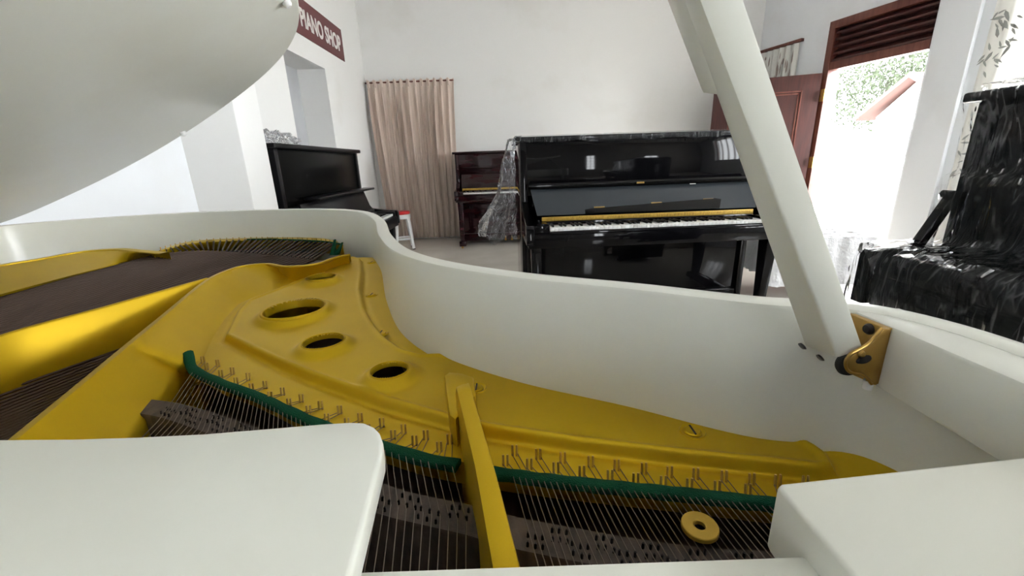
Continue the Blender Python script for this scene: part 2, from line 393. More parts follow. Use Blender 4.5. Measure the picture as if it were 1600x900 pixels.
# ================================================================== UPRIGHT PIANOS
def upright(root, Wd, h, D, M, panel=None, railm=None, big=False, keyz=.73, kb=.40, arm=.14, boxy=False):
    """front of the upper panel at y=0, keyboard towards -y, x from 0 to Wd"""
    panel = panel or M
    z3 = (0, 0, 0)
    def b(name, a, c, m=M, bev=.004, par=root, label=None): return box(a, c, bev).build(name, m, par, off=z3, label=label)
    t = .045
    b('side_panel', (0, -.01, .08), (t, D, h - .03)); b('side_panel', (Wd - t, -.01, .08), (Wd, D, h - .03))
    b('back_panel', (t, D - .03, .08), (Wd - t, D, h - .03))
    b('lid', (-.03, -.035, h - .03), (Wd + .03, D + .01, h), bev=.007)
    # upper front panel with a frame step
    m_ = MB().box((t, 0, .9), (Wd - t, .02, h - .032), .002)
    m_.build('upper_panel', panel, root, off=z3)
    b('lower_panel', (t, .01, .16), (Wd - t, .03, keyz - .10), panel)
    b('bottom_rail', (t, -.005, .06), (Wd - t, .04, .155))
    b('keybed', (.012, -kb, keyz - .125), (Wd - .012, .0, keyz - .03), bev=.008)
    b('keyslip', (arm, -kb + .0, keyz - .045), (Wd - arm, -kb + .016, keyz - .024), bev=.003)
    # arms with rounded front and cheek blocks
    for s in (0, 1):
        x0 = 0 if s == 0 else Wd - .05
        pr = [(-kb - .012, keyz - .10), (-kb - .012, keyz + .005), (-kb, keyz + .022), (-kb + .12, keyz + .03), (-kb + .24, keyz + .05), (-.05, keyz + .10), (0, keyz + .14), (0, keyz - .10)]
        if boxy: pr = [(-kb - .012, keyz - .13), (-kb - .012, keyz + .03), (-kb, keyz + .05), (-kb + .05, keyz + .057), (0, keyz + .057), (0, keyz - .13)]
        MB().prism(pr, x0, x0 + .05, .003, frame=((0, 0, 0), (0, 1, 0), (0, 0, 1), (1, 0, 0))).build('arm', M, root, off=z3)
        xa, xb = (.05, arm - .003) if s == 0 else (Wd - arm + .003, Wd - .05)
        b('key_block', (xa, -kb + .01, keyz - .03), (xb, -.12, keyz + .018))
        # front leg: short tapered column with toe
        lx = .03 if s == 0 else Wd - .10
        MB().hexa([(lx + .012, -kb + .06, .10), (lx + .058, -kb + .06, .10), (lx + .058, -kb + .12, .10), (lx + .012, -kb + .12, .10),
                   (lx, -kb + .03, keyz - .12), (lx + .07, -kb + .03, keyz - .12), (lx + .07, -kb + .13, keyz - .12), (lx, -kb + .13, keyz - .12)], .004).build('front_leg', M, root, off=z3)
        tb = b('toe_block', (lx - .01, -kb + .03, .035), (lx + .08, .02, .10))
        box((lx + .01, -kb + .07, 0), (lx + .04, -kb + .10, .04), .004).build('caster', BRASS, tb, off=z3)
    for k in (-1, 0, 1):
        MB().tube([(Wd / 2 + k * .09, .0, .11), (Wd / 2 + k * .09, -.08, .10), (Wd / 2 + k * .09, -.14, .085)], [.008, .010, .016], 10).build('pedal', BRASS, root, off=z3)
    # keys
    x0, x1 = arm, Wd - arm
    n = 52; kw = (x1 - x0) / n; yb = -kb + .165; yf = -kb + .018
    if big:
        for i in range(n): box((x0 + i * kw + .0006, yf, keyz - .02), (x0 + (i + 1) * kw - .0006, yb, keyz), .0012).build('white_key', IVORY, root, off=z3)
        pat = [1, 0, 1, 1, 0, 1, 1]      # A# -, C# D# -, F# G#
        for i in range(n - 1):
            if pat[i % 7]: box((x0 + (i + 1) * kw - .0065, yf + .05, keyz - .005), (x0 + (i + 1) * kw + .0065, yb, keyz + .011), .002).build('black_key', BLACKS, root, off=z3)
    else:
        m_ = MB()
        for i in range(n): m_.box((x0 + i * kw + .0006, yf, keyz - .02), (x0 + (i + 1) * kw - .0006, yb, keyz))
        m_.build('white_keys', IVORY, root, off=z3)
        m_ = MB()
        for i in range(n - 1):
            if [1, 0, 1, 1, 0, 1, 1][i % 7]: m_.box((x0 + (i + 1) * kw - .0065, yf + .05, keyz - .005), (x0 + (i + 1) * kw + .0065, yb, keyz + .011))
        m_.build('black_keys', BLACKS, root, off=z3)
    # rail behind the keys
    b('key_rail', (x0, yb, keyz - .02), (x1, yb + .03, keyz + .022), M)
    b('felt_rail', (x0 - .03, yb + .03, keyz + .02), (x1 + .03, yb + .045, keyz + .047), railm or GFELT, .001)
    return yb

BACKS = 0.0
# ---- big black upright in the middle
OFFB = (.085, 2.97, 0)
big = empty('upright_piano', OFFB, .035, 'tall glossy black upright piano with open keyboard, in the middle of the room', 'piano', 'upright pianos')
PW = 1.66
yb = upright(big, PW, 1.29, .62, BLACK, big=True, arm=.15, kb=.42)
z3 = (0, 0, 0)
# fallboard standing open, leaning on the upper panel
FBy0, FBy1 = yb + .05, -.045
fb0, fb1 = .785, .955
MB().hexa([(.09, FBy0, fb0), (PW - .09, FBy0, fb0), (PW - .09, FBy0 + .02, fb0), (.09, FBy0 + .02, fb0),
           (.06, FBy1, fb1), (PW - .06, FBy1, fb1), (PW - .06, FBy1 + .02, fb1), (.06, FBy1 + .02, fb1)], .003).build('fallboard', SLATE, big, off=z3, label='slate-grey reflecting open fallboard')
FB = big.children[-1] if big.children else None
FB = [o for o in COL.objects if o.name == 'fallboard'][0]
MB().tube([(.05, -.055, .968), (PW - .05, -.055, .968)], .022, 14).build('lip_roll', BLACK, FB, off=z3)
box((.79, -.083, .963), (.84, -.075, .974), .001).build('lock_plate', BRASS, FB, off=z3)
box((1.16, -.082, .945), (1.20, -.077, .95), .0005).build('maker_plate', LETTER, FB, off=z3)
def fby(z): return FBy0 + (FBy1 - FBy0) * (z - fb0) / (fb1 - fb0)
dsk = MB().hexa([(.40, fby(.79) - .020, .79), (1.30, fby(.79) - .020, .79), (1.30, fby(.79) - .005, .79), (.40, fby(.79) - .005, .79),
           (.52, fby(.79) - .03, .80), (1.29, fby(.79) - .03, .80), (1.31, fby(.845) - .005, .845), (.40, fby(.79) - .005, .795)], 0)
MB().prism([(.41, 0), (1.31, 0), (1.34, .055), (1.30, .062), (.46, .028), (.41, .022)], 0, .008, .001,
           frame=((0, fby(.79) - .013, .79), (1, 0, 0), (0, (FBy1 - FBy0) / .19, .97), (0, -.7, .3))).build('music_ledge', BLACK, FB, off=z3)
for hx, hz in ((.51, .825), (.90, .838), (1.26, .848)):
    box((hx - .035, fby(hz) - .020, hz - .004), (hx + .035, fby(hz) - .008, hz + .004), .001).build('hinge', BRASS, FB, off=z3)
# ---- black upright at the left wall, keyboard to the right
lp = empty('upright_piano', (-1.42, 2.66, 0), radians(90), 'black upright piano against left wall under the recess, white keys facing right', 'piano', 'upright pianos')
ybl = upright(lp, 1.46, 1.29, .60, BLACKS, panel=BLACKP, railm=BLACKS, keyz=.70, kb=.33, arm=.12)
MB().hexa([(.10, ybl + .05, .74), (1.36, ybl + .05, .74), (1.36, ybl + .065, .74), (.10, ybl + .065, .74),
           (.10, -.06, .915), (1.36, -.06, .915), (1.36, -.04, .915), (.10, -.04, .915)], .003).build('fallboard', BLACKS, lp, off=z3)
box((.25, -.13, .925), (1.47, -.02, .945), .006).build('music_shelf', BLACKS, lp, off=z3)
# ---- dark mahogany upright at the back wall
bp_ = empty('upright_piano', (-.725, 6.0, 0), 0, 'dark mahogany upright piano at the back wall beside the beige curtain', 'piano', 'upright pianos')
ybb = upright(bp_, 1.5, 1.29, .60, MAHOG, keyz=.76, kb=.33, arm=.12)
box((.10, -.02, 1.06), (1.40, .0, 1.09), .004).build('panel_ledge', MAHOG, bp_, off=z3)
MB().hexa([(.08, ybb + .05, .81), (1.42, ybb + .05, .81), (1.42, ybb + .065, .81), (.08, ybb + .065, .81),
           (.08, -.04, .99), (1.42, -.04, .99), (1.42, -.02, .99), (.08, -.02, .99)], .003).build('fallboard', MAHOG, bp_, off=z3)
m = MB()
for a, c in (((.16, .26), (1.34, .27)), ((.16, .57), (1.34, .58)), ((.16, .26), (.17, .58)), ((1.33, .26), (1.34, .58))):
    m.box((a[0], .004, a[1]), (c[0], .012, c[1]), .002)
m.build('panel_moulding', MAHOG, bp_, off=z3)
# ---- wrapped black upright at the right, keyboard to the left
rp = empty('upright_piano', (1.47, 1.38, 0), radians(-90), 'black upright piano wrapped in clear plastic at the right edge, near the leaf-print curtain', 'piano', 'upright pianos')
ybr = upright(rp, 1.46, 1.29, .60, BLACK, keyz=.76, kb=.27, arm=.12, boxy=True)
box((.11, -.278, .735), (1.35, -.012, .815), .012).build('key_lid', BLACK, rp, off=z3)
MB().hexa([(.0, -.13, .80), (.03, -.13, .80), (.03, -.10, .80), (.0, -.10, .80),
           (.0, -.045, .98), (.03, -.045, .98), (.03, -.02, .97), (.0, -.02, .97)], .003).build('music_desk', BLACK, rp, off=z3)
MB().tube([(.0, -.048, .985), (.04, -.048, .985)], .012, 10).build('lip_roll', BLACK, rp, off=z3)

# ================================================================== GRAND PIANO
GL = (-.5, .6, 0); OFF = np.array(GL)
gp = empty('grand_piano', GL, 0, 'white grand piano with open lid showing gold iron plate and strings, filling the foreground', 'grand piano')
RZ = 1.01
outer_px = [(0, 352), (150, 340), (300, 331), (450, 326), (530, 326), (575, 330), (600, 342), (612, 365), (640, 388), (700, 406), (820, 424), (1000, 441), (1200, 462)]
op = [tuple(Z(*p, RZ)[:2]) for p in outer_px]
outer = [(-1.12, -.32), (-1.20, .05), (-1.30, .55), (-1.385, .98)] + op + [(.272, .334), (.303, .309), (.320, .272), (.326, .22), (.328, .05), (.328, -.32)]
oc = catmull(outer, 14)
oc = resample(oc, 420)
tg = np.gradient(oc, axis=0); tg /= np.linalg.norm(tg, axis=1)[:, None]
nin = np.stack([tg[:, 1], -tg[:, 0]], 1)      # inward (outline runs clockwise)
def off_curve(t, extra=None): return oc + nin * t
TH = .024
prof = [(0, .70), (0, RZ - .004), (.0012, RZ - .0012), (.004, RZ), (TH - .004, RZ), (TH - .0012, RZ - .0012), (TH, RZ - .004), (TH, .72)]
rows = [[(*p, z) for p in off_curve(t)] for t, z in prof]
m = MB(); m.grid(rows)
nP, nC = len(prof), len(oc)
m.f.append(tuple(i * nC for i in range(nP))); m.f.append(tuple(i * nC + nC - 1 for i in range(nP))[::-1])
rim = m.build('rim', WHITE, gp, smooth=40)
ic = off_curve(TH)
inn = off_curve(TH * .5)
MB().prism([tuple(p) for p in inn[::4]], .705, .735).build('case_bottom', WHITE, gp)
MB().prism([tuple(p) for p in inn[::4]], .785, .797).build('soundboard', SOUND, gp)
for lx, ly in ((-.98, .05), (.2, .05), (-.85, 1.15)):
    l = MB().tube([(lx, ly, .71), (lx, ly, .66), (lx, ly, .12)], [.065, .055, .032], 16).build('leg', WHITE, gp)
    MB().tube([(lx, ly, .12), (lx, ly, .05)], .02, 12).build('ferrule', BRASS, l)
    MB().lathe((lx, ly, .028), [(.001, -.01), (.028, -.01), (.028, .01), (.001, .01)], 16, ex=(0, 1, 0), ey=(0, 0, 1), ez=(1, 0, 0)).build('caster', BRASS, l)

# -- iron plate (cast height field)
FR = [(288, 583), (300, 572), (345, 592), (400, 612), (480, 650), (560, 680), (608, 695), (660, 710), (712, 720), (775, 731), (850, 741), (951, 752), (1060, 763), (1133, 771), (1205, 779), (1300, 790)]
Fc = resample(catmull([Z(*p, .872)[:2] for p in FR], 10), 520)
Lc_px = [(288, 583), (316, 556), (333, 522), (352, 495), (370, 477), (380, 470), (427, 455), (480, 437), (520, 420), (548, 404)]
Lc = resample(catmull([Z(p[0], p[1], .872 + .018 * i / 9)[:2] for i, p in enumerate(Lc_px)], 10), 150)
# back edge: along the rim
ip = np.array(ic)
i0 = np.argmin(np.linalg.norm(ip - Z(583, 403, .892)[:2], axis=1)); i1 = np.argmin(np.linalg.norm(ip - np.array([.30, .20]), axis=1))
rimc = off_curve(TH - .004)[i0:i1 + 1]
Bc = resample(np.vstack([[Lc[-1]], [Z(565, 402, .892)[:2]], rimc]), 520)
Rc = resample(np.vstack([[Fc[-1]], [Bc[-1]]]), 150)
nu, nv = 520, 150
u = np.linspace(0, 1, nu)[:, None, None]; v = np.linspace(0, 1, nv)[None, :, None]
S = (1 - v) * Fc[:, None, :] + v * Bc[:, None, :] + (1 - u) * Lc[None] + u * Rc[None] \
    - ((1 - u) * (1 - v) * Fc[0] + u * (1 - v) * Fc[-1] + (1 - u) * v * Bc[0] + u * v * Bc[-1])
def sstep(t): t = np.clip(t, 0, 1); return t * t * (3 - 2 * t)
def zbase(P): return .872 + .020 * sstep((P[..., 1] - .60) / .45) + .020 * sstep((P[..., 0] - .245) / .07)
Q = [(347, 520), (420, 555), (480, 580), (600, 622), (700, 650), (760, 664), (900, 685), (1060, 704), (1200, 718), (1290, 728), (1312, 726), (1300, 705), (1280, 690), (1200, 640), (1050, 610), (900, 590), (760, 560), (690, 545), (660, 546), (630, 538), (603, 520), (585, 500), (572, 480), (566, 455), (569, 430), (566, 412), (552, 408), (490, 436), (430, 456), (385, 470), (367, 486)]
Qw = np.array([Z(p[0], p[1], .886)[:2] for p in Q])
def sdpoly(P, poly):
    d = np.full(P.shape[:-1], 1e9); ins = np.zeros(P.shape[:-1], bool); n = len(poly)
    for i in range(n):
        a, b = poly[i], poly[(i + 1) % n]; ab = b - a; ap = P - a
        t = np.clip((ap @ ab) / (ab @ ab), 0, 1); d = np.minimum(d, np.linalg.norm(ap - t[..., None] * ab, axis=-1))
        c = ((a[1] > P[..., 1]) != (b[1] > P[..., 1])) & (P[..., 0] < (b[0] - a[0]) * (P[..., 1] - a[1]) / (b[1] - a[1] + 1e-12) + a[0])
        ins ^= c
    return np.where(ins, d, -d)
holes = [((503, 440), .030), ((460, 482), .052), ((505, 530), .029), ((608, 575), .023)]
HW = []
def plate_z(P, holesum=True):
    sd = sdpoly(P, Qw)
    z = zbase(P) + .0085 * sstep((sd + .001) / .0060) + .0020 * np.exp(-((sd - .0075) / .0035) ** 2) - .0012 * np.exp(-((sd + .004) / .004) ** 2)
    if holesum:
        for c, r in HW:
            dd = np.linalg.norm(P - c, axis=-1)
            z = z + .0095 * np.exp(-np.clip((dd - r - .002) / .0095, 0, 9) ** 2)
    return z
for c, r in holes:
    cw = Z(*c, .893)[:2]; HW.append((cw, r))
for k_ in range(6):      # pull vertices onto the hole edges
    pass
for c, r in HW:
    dv = S - c; dd = np.linalg.norm(dv, axis=-1)
    near = (dd > r * .8) & (dd < r * 1.12)
    S = np.where(near[..., None], c + dv / np.maximum(dd, 1e-9)[..., None] * np.maximum(dd, r * 1.0)[..., None], S)
zp = plate_z(S)
m = MB(); m.v = [tuple(map(float, (S[i, j, 0], S[i, j, 1], zp[i, j]))) for i in range(nu) for j in range(nv)]
for i in range(nu - 1):
    for j in range(nv - 1):
        cen = (S[i, j] + S[i + 1, j + 1]) / 2
        if any(np.linalg.norm(cen - c) < r * .97 for c, r in HW): continue
        m.f.append((i * nv + j, i * nv + j + 1, (i + 1) * nv + j + 1, (i + 1) * nv + j))
# front skirt and left skirt
fr = [(*S[i, 0], zp[i, 0]) for i in range(nu)]
m.grid([fr, [(p[0], p[1] - .001, p[2] - .003) for p in fr], [(p[0], p[1] + .002, p[2] - .026) for p in fr], [(p[0], p[1] + .05, p[2] - .028) for p in fr]])
plate = m.build('iron_plate', GOLD, gp, smooth=60)
for c, r in HW:
    z0 = float(plate_z(np.array([c + np.array([r * 1.02, 0])]))[0])
    MB().lathe((c[0], c[1], 0), [(r * 1.06, z0 - .002), (r * 1.03, z0 + .0012), (r * 1.0, z0 + .0016), (r * .965, z0 + .0005), (r * .95, z0 - .004), (r * .94, z0 - .26 * r)], 64).build('hole_rim', GOLD, plate)

# -- plate bars
def bar(top_px, zt, base_xy, name='plate_bar', wid=.007, zb=None, back=.80, near=None):
    """wall-like cast rib: sloping near face from base_xy up to the top line, flat top, straight far face"""
    T = resample(catmull([Z(p[0], p[1], zt) for p in top_px], 10), 90)
    B = resample(np.array(base_xy), 90)
    tn = np.gradient(T[:, :2], axis=0); tn /= np.linalg.norm(tn, axis=1)[:, None]
    nn = np.stack([-tn[:, 1], tn[:, 0]], 1)
    d = np.sign(np.sum((B[:, :2] - T[:, :2]) * nn))
    away = -nn * d
    T2 = T.copy(); T2[:, :2] += away * wid
    r0 = B; r1 = B * .86 + T * .14; r1[:, 2] = B[:, 2] + (T[:, 2] - B[:, 2]) * .07
    rm = B * .12 + T * .88; rm[:, 2] = B[:, 2] + (T[:, 2] - B[:, 2]) * .82
    e1 = T.copy(); e1[:, :2] -= away * .0008; e1[:, 2] -= .0025
    e2 = T2.copy(); e2[:, :2] += away * .002; e2[:, 2] -= .002
    T3 = T2.copy(); T3[:, :2] += away * .003; T3[:, 2] = back
    Bd = B.copy(); Bd[:, 2] = back
    if near: Bd = B.copy(); Bd[:, 2] -= near; Bd[:, :2] += away * near; T3[:, 2] = np.minimum(T3[:, 2], B[:, 2]) * 0 + np.maximum(B[:, 2] - near, .80); 
    rows = [Bd, B, r1, rm, e1, T, T2, e2, T3]
    m = MB(); m.grid(rows); n = len(rows)
    m.f.append(tuple(i * 90 for i in range(n))); m.f.append(tuple(i * 90 + 89 for i in range(n))[::-1])
    return m.build(name, GOLD, plate, smooth=50)
baseA = []
for p in [(200, 690), (250, 625), (290, 580)]: baseA.append(Z(*p, .862))
La = resample(Lc, 30)
baseA = np.vstack([baseA, [(*p, float(zbase(np.array([p]))[0]) - .001) for p in La[1:]]])
bar([(30, 684), (140, 592), (250, 500), (333, 433), (357, 422), (380, 415), (413, 412), (447, 416), (493, 412), (527, 401), (547, 397)], .925, baseA, wid=.007)
# bar B (between tenor and bass strings)
TB = [Z(*p, .925) for p in [(-160, 588), (0, 523), (160, 479), (322, 434)]]
BB = [np.array([Z(px, py, .925)[0], Z(px, py, .925)[1], 0]) for px, py in [(-160, 588), (0, 523), (160, 479), (322, 434)]]
hb = []
for (px, py) in [(-160, 705), (0, 607), (47, 590), (210, 527), (303, 460), (322, 440)]: hb.append((px, py))
def vert_under(px_top, py_top, py_bot):
    t = Z(px_top, py_top, .925); v = _d(px_top, py_bot); q = _C + v * (t[1] / v[1]); return np.array([q[0], q[1], q[2]])
Bb = [vert_under(-160, 588, 700), vert_under(0, 523, 600), vert_under(100, 495, 562), vert_under(210, 465, 520), vert_under(290, 443, 470), vert_under(322, 434, 445)]
for q in Bb: q[2] = max(min(q[2], .915), .80)
bar([(-160, 588), (0, 523), (160, 479), (322, 434)], .925, np.array(Bb), wid=.006, near=.006)
# bar C along the spine
Bc_ = [Z(*p, .895) for p in [(-150, 505), (0, 460), (120, 428), (200, 408), (250, 397)]]
bar([(-150, 462), (0, 415), (60, 405), (130, 393), (175, 390), (215, 393), (250, 396)], .925, np.array(Bc_), wid=.02, near=.006)
# bar D (treble strut)
fl = [Y(712, 600, 0)] if False else None
tl = [Z(712, 606, .925), Z(741, 730, .925), Z(770, 900, .925)]; tr = [Z(734, 598, .925), Z(775, 735, .925), Z(818, 900, .925)]
ext = lambda a, b, k: a + (b - a) * k
tl.append(ext(tl[1], tl[2], 2.0)); tr.append(ext(tr[1], tr[2], 2.0))
m = MB()
n_ = len(tl); L = resample(np.array(tl), 24); R_ = resample(np.array(tr), 24)
fz = lambda A, z: np.array([(p[0], p[1], z) for p in A])
def sh(A, B, k): D_ = B - A; return A + D_ * k
rows = [fz(sh(L, R_, -.12), .80), fz(sh(L, R_, -.04), .918), fz(sh(L, R_, .06), .9245), fz(sh(L, R_, .5), .9262), fz(sh(L, R_, .94), .9245), fz(sh(L, R_, 1.04), .918), fz(sh(L, R_, 1.12), .80)]
# rounded far nose dropping to the plate
nose = []
ctr = (L[0] + R_[0]) / 2; dirn = (L[0] + R_[0] - L[3] - R_[3]); dirn = dirn / np.linalg.norm(dirn)
P = np.array(rows)
add = []
for a_, dz in ((.012, -.05), (.010, -.022), (.007, -.008), (.003, -.0015)):
    q = P[:, 0, :].copy(); q[:, :2] = q[:, :2] + dirn[:2] * a_; q[:, :2] = ctr[:2] + dirn[:2] * a_ + (q[:, :2] - ctr[:2] - dirn[:2] * a_) * (1 - a_ * 18); q[:, 2] = np.minimum(q[:, 2], .925 + dz); add.append(q)
P = np.concatenate([np.stack(add, 1), P], 1)
m.grid(P); nr, ncl = P.shape[:2]
m.f.append(tuple(i * ncl for i in range(nr)))
m.build('plate_bar', GOLD, plate, smooth=50)
# low pedestal where the strut springs from the plate
pc = [(694, 590), (702, 584), (722, 586), (740, 592), (744, 620), (712, 660), (702, 652)]
MB().prism([tuple(Z(*p, .90)[:2]) for p in pc], .87, .903, .003).build('strut_pad', GOLD, plate)
# slotted screws of the plate
for (px, py) in ((581, 413), (580, 456), (594, 512), (744, 598), (1083, 664)):
    c = Z(px, py, .888)[:2]; z0 = float(plate_z(np.array([c]))[0])
    sc_ = MB().lathe((c[0], c[1], z0), [(.0001, .0024), (.0068, .0022), (.0080, .0012), (.0086, -.003)], 24).build('plate_screw', GOLD, plate)
    MB().lathe((c[0], c[1], z0), [(.0086, .0002), (.0112, .0014), (.0126, -.0010)], 24).build('screw_recess', GOLD, sc_)
    MB().box((c[0] - .0008, c[1] - .0070, z0 + .0016), (c[0] + .0008, c[1] + .0070, z0 + .0029)).build('screw_slot', DARKMET, sc_)

# -- green felt strips
def felt(px, zf, w, name='felt_strip', curl=False):
    C_ = resample(catmull([np.array([*Z(p[0], p[1], zf)[:2], zf]) for p in px], 8), 80)
    tn = np.gradient(C_[:, :2], axis=0); tn /= np.linalg.norm(tn, axis=1)[:, None]; nn = np.stack([-tn[:, 1], tn[:, 0]], 1)
    rows = []
    for a, dz in ((-.5, -.004), (-.5, .001), (-.3, .0028), (0, .0034), (.3, .0028), (.5, .001), (.5, -.004)):
        q = C_.copy(); ww = w * (1 + .05 * np.sin(np.arange(80) * .9) * (random.random() + .4)); q[:, :2] += nn * (ww * a)[:, None]
        q[:, 2] += dz + .0003 * np.sin(np.arange(80) * .7 + a * 5)
        rows.append(q)
    if curl:
        for q in rows:
            for i in range(6): q[i, 2] += .004 * (6 - i) / 2 * .9
    m = MB(); m.grid(rows); n = len(rows); m.f.append(tuple(i * 80 for i in range(n))); m.f.append(tuple(i * 80 + 79 for i in range(n))[::-1])
    return m.build(name, FELT, gp, smooth=70)
felt([(297, 562), (300, 575), (345, 598), (400, 618), (480, 655), (560, 685), (608, 700), (660, 715), (716, 726)], .874, .0125, curl=True)
felt([(770, 737), (850, 748), (951, 759), (1060, 770), (1133, 778), (1205, 786), (1260, 792)], .874, .0115)

# -- hitch pins, strings
def cv(lst, sx, ox, oy): return [(ox + a / sx, oy + b / sx) for a, b in lst]
b7 = cv([(290, 55), (348, 68), (405, 98), (467, 120), (533, 152), (602, 178), (675, 205), (750, 232), (825, 250), (905, 280), (990, 300), (1075, 325), (1162, 348), (1255, 365)], 2.5, 200, 540)
f7 = cv([(305, 80), (360, 108), (420, 138), (480, 162), (553, 195), (627, 222), (703, 250), (775, 282), (853, 300), (935, 325), (1035, 348), (1118, 370), (1215, 395)], 2.5, 200, 540)
b8 = cv([(320, 370), (415, 385), (515, 400), (628, 415), (733, 430), (843, 443), (947, 458), (1053, 465), (1168, 475), (1280, 487), (1385, 492), (1497, 497)], 2.58, 680, 560)
f8 = cv([(283, 410), (380, 425), (487, 440), (592, 455), (706, 472), (810, 485), (922, 497), (1028, 507), (1140, 517), (1264, 530)], 2.58, 680, 560)
feltM = resample([Z(p[0], p[1], .876) for p in [(302, 576), (345, 598), (400, 618), (480, 655), (560, 685), (608, 700), (660, 715), (712, 726)]], 60)
brM_px = [(243, 655), (330, 672), (440, 708), (520, 740), (618, 790), (697, 805), (735, 815)]
brM = resample([Z(p[0], p[1], .871) for p in brM_px], 60)
enM = resample([Z(p[0], p[1], .869) for p in [(150, 752), (340, 815), (470, 850), (586, 868), (655, 885), (735, 900)]], 60)
feltR = resample([Z(p[0], p[1], .876) for p in [(797, 743), (965, 760), (1150, 779), (1262, 793)]], 60)
enR = resample([Z(p[0], p[1], .871) for p in [(839, 897), (1037, 870), (1217, 855), (1320, 850)]], 60)
# treble bridge
bridge_px = [(205, 632), (262, 640), (340, 664), (440, 702), (520, 738), (600, 780), (680, 800), (735, 812), (800, 830), (900, 850), (1000, 868), (1100, 882), (1230, 890)]
bc = resample(catmull([Z(p[0], p[1], .868)[:2] for p in bridge_px], 8), 160)
tn = np.gradient(bc, axis=0); tn /= np.linalg.norm(tn, axis=1)[:, None]; bn = np.stack([-tn[:, 1], tn[:, 0]], 1)
rows = []
BW = .0145
for a, z in ((-1.0, .797), (-1.0, .866), (-.93, .868), (.93, .868), (1.0, .866), (1.0, .797)):
    rows.append([(*(bc[i] + bn[i] * a * BW), z) for i in range(160)])
m = MB(); m.grid(rows); m.f.append(tuple(i * 160 for i in range(6))); m.f.append(tuple(i * 160 + 159 for i in range(6))[::-1])
bridge = m.build('treble_bridge', BRIDGE, gp)

pinspots = []; stringpts = []
def near_bridge(P0, P1):
    best = None
    for t in np.linspace(0, 1.6, 161):
        q = P0 + (P1 - P0) * t; dd = np.linalg.norm(bc - q[:2], axis=1); k = int(np.argmin(dd))
        if best is None or dd[k] < best[0]: best = (dd[k], q[:2], k)
    return best
def hitch(px, py):
    c = Z(px, py, .878)[:2]; c = np.array([*c, 0.]); c[2] = float(plate_z(np.array([c[:2]]))[0]); return c
for (rowsb, rowsf, fe, en, br) in ((b7, f7, feltM, enM, brM), (b8, f8, feltR, enR, None)):
    hs = sorted([hitch(*p) for p in rowsb + rowsf], key=lambda c: c[0])
    n = len(hs) * 2
    for i, hcen in enumerate(hs):
        m = MB()
        for s in (-1, 1):
            bx = hcen[0] + s * .0019
            m.tube([(bx, hcen[1], hcen[2] - .002), (bx, hcen[1] + .0014, hcen[2] + .0080), (bx, hcen[1] + .0018, hcen[2] + .0102)], [.0012, .0011, .0009], 8)
        m.build('hitch_pin', PINM, plate)
        for s in (0, 1):
            uu = (2 * i + s + .5) / n
            f = at_u(fe, uu); f[2] -= .0002; e = at_u(en, uu)
            hp = np.array([hcen[0] + (s * 2 - 1) * .0027, hcen[1], hcen[2] + .002])
            if br is not None:
                b = at_u(br, uu); b[2] = .8695; e2 = b + (e - b) * 1.9; e2[2] = .868
                pts = [hp, f, b, e2]
            else:
                b = None; e2 = f + (e - f) * 1.5; e2[2] = .868
                pts = [hp, f, e2]
            stringpts.append(pts)
            q = pts[-2] if br is None else f
            tgt = e if br is None else b + (b - f) * .3
            _, xy, k = near_bridge(f, tgt)
            g = (2 * i + s) // 3
            lane = .45 if g % 2 else -.15
            for l_ in (lane, ):
                pinspots.append((bc[k] + (xy - bc[k]) + bn[k] * BW * l_ * 1.0, k))
                pinspots.append((bc[k] + (xy - bc[k]) + bn[k] * BW * (l_ - .55) + np.array([.0016, 0]), k))
for pts in stringpts[:98]:
    MB().tube(pts, .00045, 5, cap=False).build('string', STEEL, gp)
# bridge pins: the nearest hundred one by one, the rest as one
order = sorted(range(len(pinspots)), key=lambda i: np.linalg.norm(pinspots[i][0] - np.array([0., .0])))
rest = MB()
for c_, i in enumerate(order):
    p = pinspots[i][0]
    m = MB() if c_ < 100 else rest
    m.tube([(p[0], p[1], .865), (p[0] + .0004, p[1] + .0006, .871), (p[0] + .0004, p[1] + .0006, .872)], [.0012, .0011, .0008], 6)
    if c_ < 100: m.build('bridge_pin', DARKMET, bridge)
rest.build('bridge_pin', DARKMET, bridge, kind='stuff')

# -- bass: hitch rail, bridge, wound strings
TLc = resample(catmull([Z(*p, .918) for p in [(240, 396), (262, 390), (300, 381), (340, 378), (400, 376), (460, 377), (510, 380), (535, 384)]], 8), 60)
TLo = TLc.copy()
mid = np.array([-.8, 1.1])
dirs = TLc[:, :2] - mid; dirs /= np.linalg.norm(dirs, axis=1)[:, None]
r2 = TLc.copy(); r2[:, :2] += dirs * (.055 * np.clip(np.minimum(np.arange(60), 59 - np.arange(60)) / 14., .05, 1))[:, None]
r0 = TLc.copy(); r0[:, 2] -= .03
m = MB(); m.grid([r0, TLc, r2]); m.build('tail_plate', GOLD, plate, thick=.004)
BBc = resample(catmull([Z(*p, .906) for p in [(232, 401), (255, 398), (300, 394), (350, 395), (400, 399), (460, 405), (500, 410)]], 8), 60)
m = MB()
tn = np.gradient(BBc[:, :2], axis=0); tn /= np.linalg.norm(tn, axis=1)[:, None]; nn = np.stack([-tn[:, 1], tn[:, 0]], 1)
rows = []
for a, z in ((-.015, .797), (-.015, .906), (.015, .906), (.015, .797)):
    q = BBc.copy(); q[:, :2] += nn * a; q[:, 2] = z; rows.append(q)
m.grid(rows); bbr = m.build('bass_bridge', BRIDGE, gp)
NB = 34
fronts = resample([(-1.27, .42, .845), (-.86, .38, .838)], NB)
